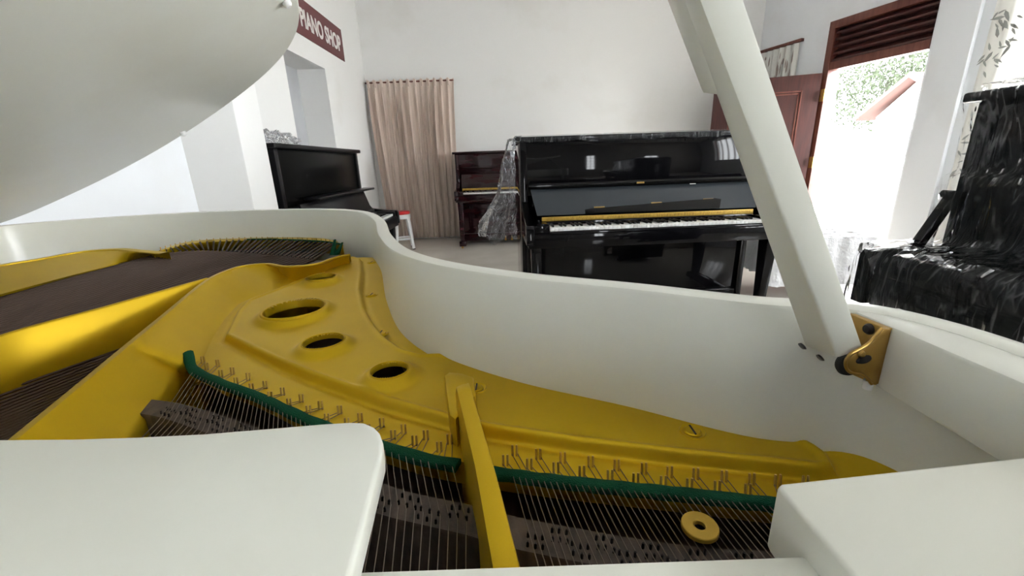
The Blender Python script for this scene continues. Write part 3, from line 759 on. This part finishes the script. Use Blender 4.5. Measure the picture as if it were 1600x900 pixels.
for i in range(NB):
    uu = .04 + .92 * i / (NB - 1)
    h0 = at_u(TLc, uu); b0 = at_u(BBc, uu); h0[2] = .920; b0[2] = .9095
    h1 = h0.copy(); h1[:2] += (h0[:2] - b0[:2]) / np.linalg.norm(h0[:2] - b0[:2]) * .02
    MB().tube([h0, b0, fronts[i]], .0030, 6, cap=False).build('bass_string', COPPER, gp)
    MB().tube([(h0[0], h0[1], .915), (h0[0], h0[1] + .002, .930)], [.0016, .0013], 6).build('bass_hitch_pin', BRASS, plate)
    if i % 1 == 0: MB().tube([(b0[0], b0[1], .904), (b0[0], b0[1], .915)], .0014, 6).build('bass_bridge_pin', DARKMET, bbr)
# tenor strings seen through the gap between the two bars
for i in range(26):
    a = Z(262 - i * 1.5, 512 + i * 4.2, .850); b = Z(-60 - i * 8, 622 + i * 9, .850)
    MB().tube([a, b], .0020, 6, cap=False).build('tenor_string', COPPER, gp)
# little green felt ends standing at the tail
for k, (px, hgt, ln) in enumerate(((520, .034, .012), (526, .026, .02))):
    c = Z(px, 394, .918)
    MB().hexa([c + (-.006, -.01, -.006), c + (.006, -.01, -.006), c + (.006, .006, -.006), c + (-.006, .006, -.006),
               c + (ln - .002, -.004, hgt), c + (ln + .002, -.004, hgt), c + (ln + .002, .0, hgt), c + (ln - .002, .0, hgt)]).build('felt_tab', FELT, gp)
TF = TLc.copy(); TF[:, 2] += .004
felt_t = MB().tube(TF[26:], .0026, 6).build('felt_strip', FELT, gp)

# -- liner beam on the treble side, hinge bracket, prop
MB().box((.271, -.3, .959), (.310, .312, RZ - .0015), .003).build('cheek_liner', WHITE, gp)
def lerp(a, b, k): return a + (b - a) * k
# prop stick: four long edges from base to top, leaning with the raised lid
Mb, Rb = Y(1301, 540, .275), Y(1348, 540, .275); Mt, Rt = Y(1093, 0, .225), Y(1163, 0, .225)
Lb, Lt = Y(1257, 540, .299), Y(1066, 0, .250)
TOPK = 2.55   # lengthens the stick up to the lid
e = lambda a, b, k: a + (b - a) * k
ax = (Mt - Mb) / np.linalg.norm(Mt - Mb)
base = [e(Mb, Mt, -.075), e(Rb, Rt, -.0), e(Rb, Rt, -.0) + (Lb - Mb), e(Lb, Lt, -.0)]
HA = np.array([-1.12, 0, 1.012]); HB = np.array([-1.42, 1.17, 1.012]); TH_L = radians(27.0)
hk = (HA - HB) / np.linalg.norm(HA - HB)
def rotlid(p, th=TH_L):
    v = np.array(p, float) - HB
    return HB + v * cos(th) + np.cross(hk, v) * sin(th) + hk * (hk @ v) * (1 - cos(th))
lid_n = np.cross(rotlid((0, 0, 1.012)) - HB, hk); lid_n /= np.linalg.norm(lid_n)
def to_lid(a, d):
    t = ((HB - a) @ lid_n) / (d @ lid_n); return a + d * t
print('lid normal', lid_n, 'prop top', to_lid(Mb, ax))
def topc(a): return to_lid(a, ax) - ax * .004
Rb4 = Rb + (Lb - Mb)
Rt4 = Rt + (Lt - Mt)
tops = [topc(Mb), topc(Rb), topc(Rb4), topc(Lb)]
prop = MB().loft4([e(Mb, Mt, -.055), e(Rb, Rt, -.015), e(Rb4, Rt4, -.0), e(Lb, Lt, -.0)], [to_lid(a, (b - a)) for a, b in ((Mb, Mt), (Rb, Rt), (Rb4, Rt4), (Lb, Lt))]).build('lid_prop', WHITE, gp)
# deeper upper part of the stick above the notch
def onst(k): return e(Mb, Mt, k), e(Lb, Lt, k), e(Rb, Rt, k)
kn = (540 - 147) / 540.
def Lat(py):      # where the back-left edge of the stick passes a given photo row
    ks = np.linspace(0, 1.5, 600); best = None
    for k_ in ks:
        q = e(Lb, Lt, k_) - _C; f_ = q @ _F; yy_ = 450 - FPX * (q @ _U) / f_
        if best is None or abs(yy_ - py) < best[0]: best = (abs(yy_ - py), k_)
    return best[1]
kA, kB = Lat(147), Lat(0)
LA, LB = e(Lb, Lt, kA), e(Lb, Lt, kB)
def widen(k_, kM, px_):
    L0, M0 = e(Lb, Lt, k_), e(Mb, Mt, kM); best = None
    for g in np.linspace(0, 3, 601):
        q = L0 + (L0 - M0) * g; r_ = q - _C; x_ = 800 + FPX * (r_ @ _R) / (r_ @ _F)
        if best is None or abs(x_ - px_) < best[0]: best = (abs(x_ - px_), q)
    return best[1]
NA, NB_ = widen(kA, kA * .995, 1097), widen(kB, kB * .995, 1041)
print('shoulder', np.linalg.norm(NA - LA), np.linalg.norm(NB_ - LB))
wdt = (Rb - Mb)
ins = lambda P_, k_: P_ + (e(Mb, Mt, k_) - e(Lb, Lt, k_)) * .15
q4 = [ins(LA, kA), ins(LA, kA) + wdt, NA + wdt, NA]
dirs4 = [ins(LB, kB) - ins(LA, kA), ins(LB, kB) - ins(LA, kA), NB_ - NA, NB_ - NA]
MB().loft4(q4, [to_lid(a_, d_) for a_, d_ in zip(q4, dirs4)], .0012).build('prop_shoulder', WHITE, prop)
# two dark slots at the foot of the stick
for (px, py) in ((1253, 541), (1281, 559)):
    a = Y(px, py, .292); 
    MB().lathe(a, [(.0001, .001), (.0030, .0008), (.0034, -.001)], 16, ex=(0, 1, 0), ey=tuple(ax), ez=(-1, 0, 0)).build('foot_bolt', DARKMET, prop)
# cast brass hinge bracket
pl = [X(*p, .2685) for p in ((1328, 489), (1388, 513), (1367, 600), (1322, 580))]
br = MB().prism([(q[1], q[2]) for q in pl], .2665, .2725, .001, frame=((0, 0, 0), (0, 1, 0), (0, 0, 1), (1, 0, 0))).build('hinge_bracket', BRASS, gp)
fpx = [(1388, 513), (1378, 512), (1370, 522), (1358, 536), (1342, 546), (1329, 553), (1322, 563), (1322, 574), (1329, 582), (1344, 584), (1354, 590), (1362, 600), (1367, 600)]
fpt = [Y(*p, .2745) for p in fpx]
MB().prism([(q[0], q[2]) for q in fpt], .2725, .2765, .001, frame=((0, 0, 0), (1, 0, 0), (0, 0, 1), (0, 1, 0))).build('bracket_flange', BRASS, br)
rimtube = [Y(*p, .2725) for p in fpx[1:-1]]
MB().tube(resample(catmull(rimtube, 6), 50), .0012, 8).build('flange_bead', BRASS, br)
c = X(1358, 514, .266)
MB().lathe(c, [(.0001, .003), (.0030, .0026), (.0042, .0008), (.0042, -.001)], 20, ex=(0, 1, 0), ey=(0, 0, 1), ez=(-1, 0, 0)).build('bracket_screw', DARKMET, br)
c = Y(1350, 562, .2722)
MB().lathe(c, [(.0001, .0012), (.0045, .0010), (.006, -.001)], 20, ex=(1, 0, .2), ey=(0, 0, .6), ez=(0, -1, 0)).build('pivot_slot', DARKMET, br)
c = Y(1346, 553, .2712)
MB().lathe(c, [(.0001, .0022), (.0018, .0018), (.0026, 0)], 16, ex=(1, 0, 0), ey=(0, 0, 1), ez=(0, -1, 0)).build('pivot_pin', BRASS, br)
c = Y(1326, 568, .2790)
MB().lathe(c, [(.0001, .0024), (.0088, .0022), (.0096, 0), (.0088, -.0022)], 28, ex=(1, 0, 0), ey=(0, 0, 1), ez=(0, -1, 0)).build('pivot_washer', RUB, br)
c = Y(1357, 598, .277)
MB().lathe(c, [(.0001, -.005), (.003, -.005), (.0034, .002)], 14).build('rubber_foot', WPLA, br)

# -- lid, raised on the spine hinge
lid_out = [tuple(p) for p in resample(oc, 420)]
sel = [p for p in oc if p[1] > .16]
k = 0
# cut the outline straight at the front edge of the main lid
poly = [tuple(p) for p in sel[::3]]
m = MB()
bmv = MB().prism(poly, 1.012, 1.032, .005, seg=3)
m.v = [tuple(rotlid(p)) for p in bmv.v]; m.f = bmv.f
lid = m.build('lid', WHITE, gp)
hn = MB().tube([HA * .85 + HB * .15 + (-.006, 0, 0), HB * .95 + HA * .05 + (-.006, 0, 0)], .005, 8).build('lid_hinge', BRASS, lid)
def on_lid(px, py):
    v = _d(px, py); t = ((HB - _C) @ lid_n) / (v @ lid_n); return _C + v * t
dn = -lid_n if lid_n[2] > 0 else lid_n
for (px, py) in ((447, 3), (285, 207)):
    c = on_lid(px, py); a = np.cross(dn, hk)
    MB().lathe(c, [(.009, -.001), (.009, .006), (.006, .010), (.0001, .011)], 18, ex=tuple(hk), ey=tuple(a), ez=tuple(dn)).build('lid_bumper', WPLA, lid)

# -- music desk lying folded flat, sliding tray, side shelf
dz = 1.0
dpx = [(-200, 691), (0, 685), (120, 684), (220, 681), (320, 676), (420, 668), (500, 661), (548, 658), (570, 659), (584, 665), (593, 674), (598, 688), (598, 706)]
dp = [tuple(Z(*p, dz)[:2]) for p in dpx]
last = np.array(Z(548, 900, dz)[:2]); dp += [tuple(last), tuple(last + (last - np.array(dp[-1])) * 1.0)]
dpoly = [(-.75, .0), (-.73, .17)] + [(-.55, .185)] + [q for q in dp if q[0] > -.5]
dpoly[-1] = (dpoly[-1][0], .0)
MB().prism(dpoly, dz - .013, dz, .0022, seg=3).build('music_desk', WHITE, gp)
MB().box((-.76, -.12, .955), (.1145, .128, .975), .002).build('desk_tray', WHITE, gp)
# skewed a touch like in the photo
a0 = Z(1212, 756, .99); a1 = Z(1600, 713, .99)
ap = [(a0[0] + .004, -.12), (.268, -.12), (.268, a1[1] + .006), (a1[0], a1[1]), (a0[0] + .003, a0[1] + .0005), (a0[0] + .0006, a0[1] - .001), (a0[0], a0[1] - .004)]
MB().prism(ap, .955, .99, .0018, seg=3).build('side_shelf', WHITE, gp)
box((-1.08, -.30, .80), (.31, .02, .92), .003).build('pin_block_cover', WHITE, gp)
# keyboard below the camera, for completeness
box((-1.10, -.36, .64), (.32, -.12, .70), .005).build('key_bed', WHITE, gp)
m = MB()
for i in range(52): m.box((-1.03 + i * .0244, -.345, .70), (-1.03 + i * .0244 + .0238, -.305, .725))
m.build('white_keys', IVORY, gp)

# ================================================================== THINGS
OFF = np.zeros(3)
# gold washer disc lying on the treble strings
c = Z(1093, 827, .873); rr = abs(Z(1121, 827, .873)[0] - Z(1065, 827, .873)[0]) / 2
dsc = MB().lathe((c[0], c[1], .8735), [(rr * .30, 0), (rr * .30, .003), (rr * .36, .0036), (rr * .96, .0036), (rr, .003), (rr, 0), (rr * .3, 0)], 48).build('brass_disc', DISC, loc=(c[0], c[1], .8735))
tag(dsc, 'flat brass disc with a round hole lying on the treble strings of the grand piano', 'disc')

# beige pleated curtain on the back wall
def pleated(x0t, x1t, x0b, x1b, zt, zb, y, n, amp, nx=240, nz=40, head=True):
    rows = []
    for j in range(nz):
        t = j / (nz - 1); z = zt + (zb - zt) * t; row = []
        xa, xb = x0t + (x0b - x0t) * t, x1t + (x1b - x1t) * t
        for i in range(nx):
            s = i / (nx - 1)
            ph = 2 * pi * n * s + .5 * sin(3 * s * 6 + 2.3 * t) * min(1, t * 3)
            a = amp * (.35 if (head and t < .06) else min(1, .45 + t * 3)) * (.8 + .3 * sin(s * 17 + 1))
            yy = y - a * (.5 + .5 * sin(ph)) ** 1.3 - (0.006 * sin(ph * 2 + 9 * t))
            row.append((xa + (xb - xa) * s + .35 * amp * sin(ph * 1 + 1.2) * .5, yy, z + (.012 * sin(ph) if j == 0 else 0)))
        rows.append(row)
    return MB().grid(rows)
cu = empty('curtain', (-1.4, 6.62, 0), 0, 'beige and brown pleated curtain hanging full height on the back wall', 'curtain')
pleated(-2.02, -.76, -1.90, -.83, 2.33, .02, 6.66, 13, .11).build('curtain_cloth', CURT, cu, off=(-1.4, 6.62, 0), thick=.003, smooth=80)
m = MB()
for i in range(13):
    xx = -2.0 + (i + .5) * 1.24 / 13
    m.box((xx - .012, 6.55, 2.22), (xx + .012, 6.575, 2.315), .006)
m.build('pinch_pleats', CURT, cu, off=(-1.4, 6.62, 0))
MB().tube([(-2.03, 6.665, 2.30), (-.74, 6.665, 2.30)], .012, 8).build('curtain_rail', FRAMEW, cu, off=(-1.4, 6.62, 0))

# banner
bn_ = empty('banner_sign', (-2.035, 5.2, 2.6), 0, 'burgundy banner with white PIANO SHOP lettering high on the left wall', 'sign')
OB = np.array((-2.035, 5.2, 2.6))
box((-2.037, 4.30, 2.43), (-2.031, 5.945, 2.79)).build('banner_panel', BURG, bn_, off=OB)
def text_mesh(body, size, ext, bold=.02):
    cu_ = bpy.data.curves.new('lettering', 'FONT'); cu_.body = body; cu_.size = size; cu_.extrude = ext; cu_.offset = bold
    to = bpy.data.objects.new('lettering', cu_); COL.objects.link(to)
    dg = bpy.context.evaluated_depsgraph_get(); dg.update()
    me = bpy.data.meshes.new_from_object(to.evaluated_get(dg)); bpy.data.objects.remove(to)
    return me
me = text_mesh('PIANO SHOP', .235, .002, .006)
xsT = [v_.co.x for v_ in me.vertices]; sc_x = 1.06 / (max(xsT) - min(xsT))
for v_ in me.vertices:   # lettering runs along +y on the wall facing +x
    x_, y_, z_ = v_.co; v_.co = (.007 + z_, (x_ - min(xsT)) * sc_x + 4.80 - OB[1], y_ - .075)
me.materials.append(LETTER)
to = bpy.data.objects.new('lettering', me); COL.objects.link(to); to.parent = bn_

# stool
ST = np.array([-1.51, 5.88, 0])
st = empty('plastic_stool', tuple(ST), .3, 'white plastic stool with a red seat, beside the left piano near the curtain', 'stool')
MB().lathe((0, 0, .52), [(.0001, .012), (.10, .012), (.115, .008), (.12, -.004), (.118, -.03), (.11, -.03)], 28).build('seat', RED, st, off=z3)
MB().lathe((0, 0, .46), [(.112, .03), (.124, .02), (.126, -.03), (.12, -.03)], 28).build('apron', WPLA, st, off=z3)
for k in range(4):
    a = k * pi / 2 + pi / 4
    q = np.array([cos(a), sin(a), 0]); r_ = np.array([-sin(a), cos(a), 0])
    def cs(d, z, w_): return [q * (d - .012) - r_ * w_ + (0, 0, z), q * (d + .012) - r_ * w_ + (0, 0, z), q * (d + .012) + r_ * w_ + (0, 0, z), q * (d - .012) + r_ * w_ + (0, 0, z)]
    lg = MB().hexa(cs(.165, .012, .020) + cs(.108, .48, .032), .004).build('leg', WPLA, st, off=z3)
    MB().hexa(cs(.168, 0, .018) + cs(.166, .014, .018), .002).build('foot_pad', RUB, lg, off=z3)
for k in range(4):
    a0_, a1_ = k * pi / 2 + pi / 4, (k + 1) * pi / 2 + pi / 4
    MB().tube([(.145 * cos(a0_), .145 * sin(a0_), .15), (.145 * cos(a1_), .145 * sin(a1_), .15)], .014, 8).build('crossbar', WPLA, st, off=z3)

# ---- door: frame, louvre, leaf
dr = MB()
fw = .075
wbox(dr, DS0, DS0 + fw, 0, DZ - .08, -.03, .12, .004); wbox(dr, DS1 - .012, DS1, 0, DZ - .08, .10, .22, .002)
wbox(dr, DS0, DS1, DZ - .085, DZ - .0, -.03, .12, .004); wbox(dr, DS0 + fw, DS1, 2.08, 2.17, -.02, .10, .004)
door = struct(dr.build('door_1', FRAMEW))
for k in range(5):
    z0 = 2.175 + k * .075
    lv = MB().hexa([wallp(DS0 + fw, .0, z0), wallp(DS1, .0, z0), wallp(DS1, .07, z0 + .05), wallp(DS0 + fw, .07, z0 + .05),
                    wallp(DS0 + fw, .0, z0 + .022), wallp(DS1, .0, z0 + .022), wallp(DS1, .07, z0 + .072), wallp(DS0 + fw, .07, z0 + .072)], .002)
    lv.build('louvre_slat', DOORW, door, off=z3)
wbox(MB(), DS0 + fw, DS1, 2.17, 2.54, .075, .09).build('louvre_backing', DOORW, door, off=z3)
# open leaf
hg = wallp(DS0 + .02, -.03, 0); fd = np.array([-.93, .36, 0]); fd /= np.linalg.norm(fd)
LW = 1.22
ln_ = np.array([-fd[1], fd[0], 0])
if ln_[1] > 0: ln_ = -ln_
frm = (tuple(hg), tuple(fd), (0, 0, 1), tuple(ln_))
leaf = struct(MB().prism([(0.012, .01), (LW, .01), (LW, 2.06), (0.012, 2.06)], -.02, .02, .003, frame=frm).build('door_2', DOORW))
for (a0_, z0_, a1_, z1_) in ((.20, 1.15, 1.02, 1.88), (.20, .2, 1.02, .95)):
    m = MB()
    for t_, dd in ((0, .012), (.028, .007)):
        for (p, q) in (((a0_ + t_, z0_ + t_), (a1_ - t_, z0_ + t_ + .018)), ((a0_ + t_, z1_ - t_ - .018), (a1_ - t_, z1_ - t_)), ((a0_ + t_, z0_ + t_), (a0_ + t_ + .018, z1_ - t_)), ((a1_ - t_ - .018, z0_ + t_), (a1_ - t_, z1_ - t_))):
            m.prism([(p[0], p[1]), (q[0], p[1]), (q[0], q[1]), (p[0], q[1])], .018, .02 + dd, .002, frame=frm)
    m.build('panel_moulding', FRAMEW, leaf, off=z3)
for hz in (1.80, 1.0, .3):
    m = MB()
    q = hg + ln_ * .028
    m.hexa([q + (-.005, 0, hz - .07), q + WD * .055 + (0, 0, hz - .07) - WN * .0, q + WD * .055 - WN * .012 + (0, 0, hz - .07), q - WN * .012 + (0, 0, hz - .07),
            q + (-.005, 0, hz + .07), q + WD * .055 + (0, 0, hz + .07), q + WD * .055 - WN * .012 + (0, 0, hz + .07), q - WN * .012 + (0, 0, hz + .07)], .002)
    m.build('door_hinge', BRASS, leaf, off=z3)

# far window with printed curtain
def wall_curtain(name, s0, s1, z0, z1, off_, n, amp, origin, root):
    rows = []
    for j in range(24):
        t = j / 23; row = []
        for i in range(int(n * 14)):
            s = i / (n * 14 - 1); ph = 2 * pi * n * s + .4 * sin(4 * t + 8 * s)
            row.append(wallp(s0 + (s1 - s0) * s, off_ - amp * (.5 + .5 * sin(ph)), z0 + (z1 - z0) * t))
        rows.append(row)
    return MB().grid(rows).build(name, SHEER, root, off=origin, smooth=80)
o1 = wallp(.35, -.05, 0)
fc = empty('printed_curtain', tuple(o1), 0, 'white curtain with brown vertical brush-stroke print on the small far window behind the open door', 'curtain')
wall_curtain('curtain_cloth', .05, .66, .95, 2.50, -.015, 6, .025, o1, fc)
wbox(MB(), .02, .70, 2.50, 2.535, -.06, -.01, .003).build('curtain_rail', FRAMEW, fc, off=o1)
m = MB()
for k in range(90):
    s = .08 + .54 * random.random(); h_ = .05 + .12 * random.random(); z0 = 1.3 + (1.17 - h_) * random.random(); w_ = .008 + .014 * random.random()
    pts = [(s, z0), (s + w_, z0 + h_ * .2), (s + w_ * 1.2, z0 + h_ * .6), (s + w_ * .5, z0 + h_), (s - w_ * .3, z0 + h_ * .5)]
    m.prism(pts, .045, .046, frame=(tuple(W0), tuple(WD), (0, 0, 1), tuple(-WN)))
m.build('brush_print', PRINTB, fc, off=o1)
# near leaf-print sheer curtain
o2 = wallp(3.4, -.08, 0)
lc = empty('leaf_print_curtain', tuple(o2), 0, 'sheer white curtain with grey bamboo-leaf print right of the doorway, behind the wrapped piano', 'curtain')
wall_curtain('curtain_cloth', 2.60, 4.3, .05, 2.95, -.03, 12, .05, o2, lc)
wbox(MB(), 2.55, 4.4, 2.95, 2.98, -.10, -.02, .003).build('curtain_rail', FRAMEW, lc, off=o2)
m = MB()
def sprig(px, py, n, sc_):
    s, z = Wp(px, py, -.085); m = MB()
    for k in range(n):
        a = random.uniform(-2.6, -.5) if k % 3 else random.uniform(0, 6.28); L_ = sc_ * random.uniform(.5, 1.1); ds, dz_ = random.uniform(-1, 1) * sc_ * .9, random.uniform(-1, 1) * sc_ * .8
        ca, sa = cos(a), sin(a); w_ = L_ * .13
        pts = [(0, 0), (L_ * .3, w_), (L_ * .7, w_ * .7), (L_, 0), (L_ * .6, -w_ * .8), (L_ * .25, -w_)]
        m.prism([(s + ds + x * ca - y * sa, z + dz_ + x * sa + y * ca) for x, y in pts], .084, .086, frame=(tuple(W0), tuple(WD), (0, 0, 1), tuple(-WN)))
    m.build('leaf_print', PRINTC, lc, off=o2)
for (px, py, n, sc_) in ((1575, 25, 9, .10), (1560, 75, 8, .09), (1548, 100, 6, .07), (1515, 228, 9, .10), (1522, 245, 7, .09), (1505, 272, 9, .08), (1570, 50, 6, .09), (1530, 210, 5, .08), (1500, 400, 6, .08), (1470, 330, 4, .06)):
    sprig(px, py, n, sc_)

# wall cable
s0, z0 = Wp(1168, 18, -.012); pts = []
for px, py in ((1160, 22), (1172, 15), (1186, 9), (1192, 5), (1193, -2), (1190, -14), (1180, -30)):
    s_, z_ = Wp(px, py, -.012); pts.append(wallp(s_, -.012, z_))
pc_ = np.mean(pts, axis=0)
tag(MB().tube(resample(catmull(pts, 6), 40), .006, 8).build('wall_cable', CABLE, loc=tuple(pc_)), 'thin grey cable running along the white wall above the small far window', 'cable')

# ---- plastic sheets
def noise2(x, y, z=0): return (sin(x * 1.7 + y * 2.3 + z) + sin(x * 3.9 - y * 1.1 + 1.3 + z) * .6 + sin(y * 5.1 + x * 2.7 + z * 2) * .45 + sin(x * 9.7 + y * 7.3) * .25) / 2.3
# wrap over the right piano: follows its profile (seen in local y,z), lengthwise in local x
prf = [(.58, .30), (.612, .5), (.615, 1.0), (.62, 1.27), (.60, 1.302), (.3, 1.304), (-.03, 1.303), (-.045, 1.28), (-.02, 1.20), (-.02, 1.05), (-.055, 1.03), (-.055, .92), (-.07, .84), (-.12, .825), (-.27, .825), (-.296, .80), (-.30, .70), (-.295, .62), (-.25, .56), (-.19, .45), (-.15, .32)]
pr = resample(np.array(prf), 110)
nrm = np.gradient(pr, axis=0); nrm /= np.linalg.norm(nrm, axis=1)[:, None]; nrm = np.stack([nrm[:, 1], -nrm[:, 0]], 1) * -1
rows = []
for i in range(130):
    t = i / 129; x = -.012 + 1.485 * t; row = []
    for j in range(110):
        d = .004 + .006 * (1 + noise2(x * 9 + j * .16, j * .10, 0)) * .5 + .003 * abs(sin(x * 23 + j * .35))
        p = pr[j] - nrm[j] * -0 + nrm[j] * d * -1
        row.append((x, p[0], p[1]))
    rows.append(row)
m = MB(); m.grid(rows)
# end sheet closing the far/near ends, slightly wrinkled
for xe, sg in ((-.014, -1), (1.475, 1)):
    er = []
    for k in range(24):
        f_ = k / 23; rr_ = []
        for j in range(110):
            top = pr[j]; cy = np.array([.25, .75]); q = cy + (top - cy) * (1 - f_ * .98)
            rr_.append((xe + sg * (.004 + .008 * (1 + noise2(q[0] * 14, q[1] * 9, 2)) * .5), q[0], q[1]))
        er.append(rr_)
    m.grid(er)
wr = m.build('plastic_wrap', FILM, loc=(0, 0, 0), smooth=50)
wr.location = (1.47, 1.38, 0); wr.rotation_euler = (0, 0, radians(-90))
tag(wr, 'clear wrinkled plastic film wrapped around the black piano at the right edge', 'plastic wrap', 'clear plastic sheets over pianos')

# sheet over the big piano: along the lid and hanging at its left end
m = MB(); rows = []
for j in range(40):
    t = j / 39; row = []
    for i in range(60):
        s = i / 59
        if t < .12:
            x = -.02 + .0 * s; z = 1.296
            x = -.035 + .05 * (1 - t / .12); y = -.03 + .66 * s
            row.append((x, y, 1.297 + .004 * noise2(s * 20, t * 30)))
        else:
            tt = (t - .12) / .88
            fl_ = (.03 + .24 * tt ** 1.2) * (1 + .12 * sin(tt * 9))
            if s < .5: q_ = s / .5; x = .01 - .05 * (1 - q_) - fl_ * q_; y = -.055 - .03 * tt * (1 - q_) + .05 * q_
            else: q_ = (s - .5) / .5; x = -.04 - fl_ * (1 - .3 * q_); y = -.005 + .58 * q_
            y += .022 * tt ** .5 * sin(s * 38 + 3 * sin(tt * 4)) + .012 * noise2(s * 22, tt * 9)
            x += .012 * noise2(s * 12, tt * 14, 4)
            z = 1.29 - .72 * tt * (1 - .10 * sin(s * 7 + .8) ** 2)
            row.append((x, y, z))
    rows.append(row)
m.grid(rows)
rows = []
for j in range(8):       # along the front edge of the lid
    row = []
    for i in range(150):
        s = i / 149; x = -.035 + 1.72 * s
        y = [-.005, -.03, -.043, -.046, -.046, -.044, -.046, -.045][j]; z = [1.293, 1.294, 1.291, 1.283, 1.272, 1.264, 1.256, 1.25][j]
        row.append((x, y - .003 * abs(noise2(x * 14, j)), z + .006 * noise2(x * 11, 3) * (j > 3) + .002))
    rows.append(row)
fold_m = MB().grid(rows)
bs = m.build('plastic_sheet', FILMW, loc=(0, 0, 0), smooth=60)
fold_m.build('lid_fold', FILM, bs, off=z3, smooth=60)
bs.location = OFFB; bs.rotation_euler = (0, 0, .035)
tag(bs, 'clear plastic sheet along the lid of the tall middle piano, hanging down its left end', 'plastic sheet', 'clear plastic sheets over pianos')

def crumple(cx, cy, cz, sx, sy, sz, seed, name, label, matl, n=34):
    rnd = random.Random(seed); V = []; fs = []
    for i in range(n):
        for j in range(n * 2):
            a = pi * i / (n - 1); b = 2 * pi * j / (n * 2)
            d = np.array([sin(a) * cos(b), sin(a) * sin(b), cos(a)])
            r = 1 + .35 * noise2(d[0] * 7 + seed, d[1] * 7, d[2] * 5) + .16 * abs(noise2(d[0] * 19, d[2] * 17 + seed, d[1] * 13))
            V.append((cx + sx * d[0] * r, cy + sy * d[1] * r, max(cz + sz * d[2] * r, cz - sz * .62)))
    m = MB(); m.v = V
    for i in range(n - 1):
        for j in range(n * 2): m.f.append((i * n * 2 + j, i * n * 2 + (j + 1) % (n * 2), (i + 1) * n * 2 + (j + 1) % (n * 2), (i + 1) * n * 2 + j))
    return tag(m.build(name, matl, loc=(cx, cy, cz - sz * .62), smooth=25), label, 'plastic sheet', 'clear plastic sheets over pianos')
crumple(-1.58, 2.98, 1.325, .10, .30, .055, 3, 'plastic_sheet', 'bunched clear plastic sheet lying on top of the left wall piano', FILMW)

# ---- plastic-covered bench beyond the big piano + black leg
m = MB(); rows = []
for i in range(60):
    s = i / 59; row = []
    for j in range(60):
        t = j / 59
        x = 1.93 + 1.0 * s; y = 3.12 + .62 * t
        e_ = max(0, .07 - min(s, 1 - s)) + max(0, .10 - min(t, 1 - t))
        z = .485 - e_ * 3.6 + .012 * noise2(s * 14, t * 11)
        row.append((x + .02 * noise2(t * 16, 2), y + .02 * noise2(s * 15, 5), max(z, .0)))
    rows.append(row)
m.grid(rows)
tag(m.build('plastic_sheet', MILKY, loc=(2.4, 3.4, 0), smooth=50), 'milky white plastic sheet heaped low on the floor between the middle piano and the doorway', 'plastic sheet', 'clear plastic sheets over pianos')

# ================================================================== YARD
def tree(x, y, h, r, n, label, seed, lab2='tree'):
    rnd = random.Random(seed)
    t = empty('tree', (x, y, -.14), 0, label, 'tree', 'trees in the yard')
    MB().tube([(0, 0, 0), (.05, .02, h * .5), (-.02, .05, h * .8)], [.12, .09, .05], 8).build('trunk', BARK, t, off=z3)
    m = MB()
    for k in range(n):
        a, b, q = rnd.uniform(0, 6.28), rnd.uniform(-1, 1), rnd.random() ** .4
        c_ = np.array([r * q * cos(a) * sqrt(1 - b * b), r * q * sin(a) * sqrt(1 - b * b), h * .8 + r * .75 * q * b])
        u_ = np.array([rnd.gauss(0, 1) for _ in range(3)]); u_ /= np.linalg.norm(u_); v_ = np.cross(u_, [rnd.gauss(0, 1) for _ in range(3)]); v_ /= np.linalg.norm(v_)
        L_ = rnd.uniform(.08, .17)
        m.add([c_, c_ + u_ * L_ * .5 + v_ * L_ * .22, c_ + u_ * L_, c_ + u_ * L_ * .5 - v_ * L_ * .22], [(0, 1, 2, 3)])
    m.build('foliage', LEAF, t, off=z3)
tree(13.4, 15.8, 4.4, 2.2, 8000, 'pale sunlit leafy tree beyond the open doorway, left of the house roof', 1)
tree(18.6, 18.5, 5.6, 2.6, 6000, 'pale sunlit leafy tree rising behind the house roof outside the doorway', 2)
HO = (12.2, 11.5, -.14)
hs_ = empty('house', HO, 0, 'small white outbuilding with red tiled roof seen through the doorway', 'house')
box((10.5, 10.4, -.14), (14.0, 12.6, 2.0)).build('wall', HWALL, hs_, off=HO)
MB().prism([(10.0, 1.95), (11.5, 2.85), (13.0, 1.95), (13.0, 2.05), (11.5, 2.97), (10.0, 2.05)], 10.2, 14.3, frame=((0, 0, 0), (0, 1, 0), (0, 0, 1), (1, 0, 0))).build('roof', TILE, hs_, off=HO)
MB().prism([(10.4, 2.0), (12.6, 2.0), (11.5, 2.8)], 10.5, 10.6, frame=((0, 0, 0), (0, 1, 0), (0, 0, 1), (1, 0, 0))).build('gable', HWALL, hs_, off=HO)
box((10.47, 11.2, 1.0), (10.5, 11.8, 1.6)).build('window', CABLE, hs_, off=HO)
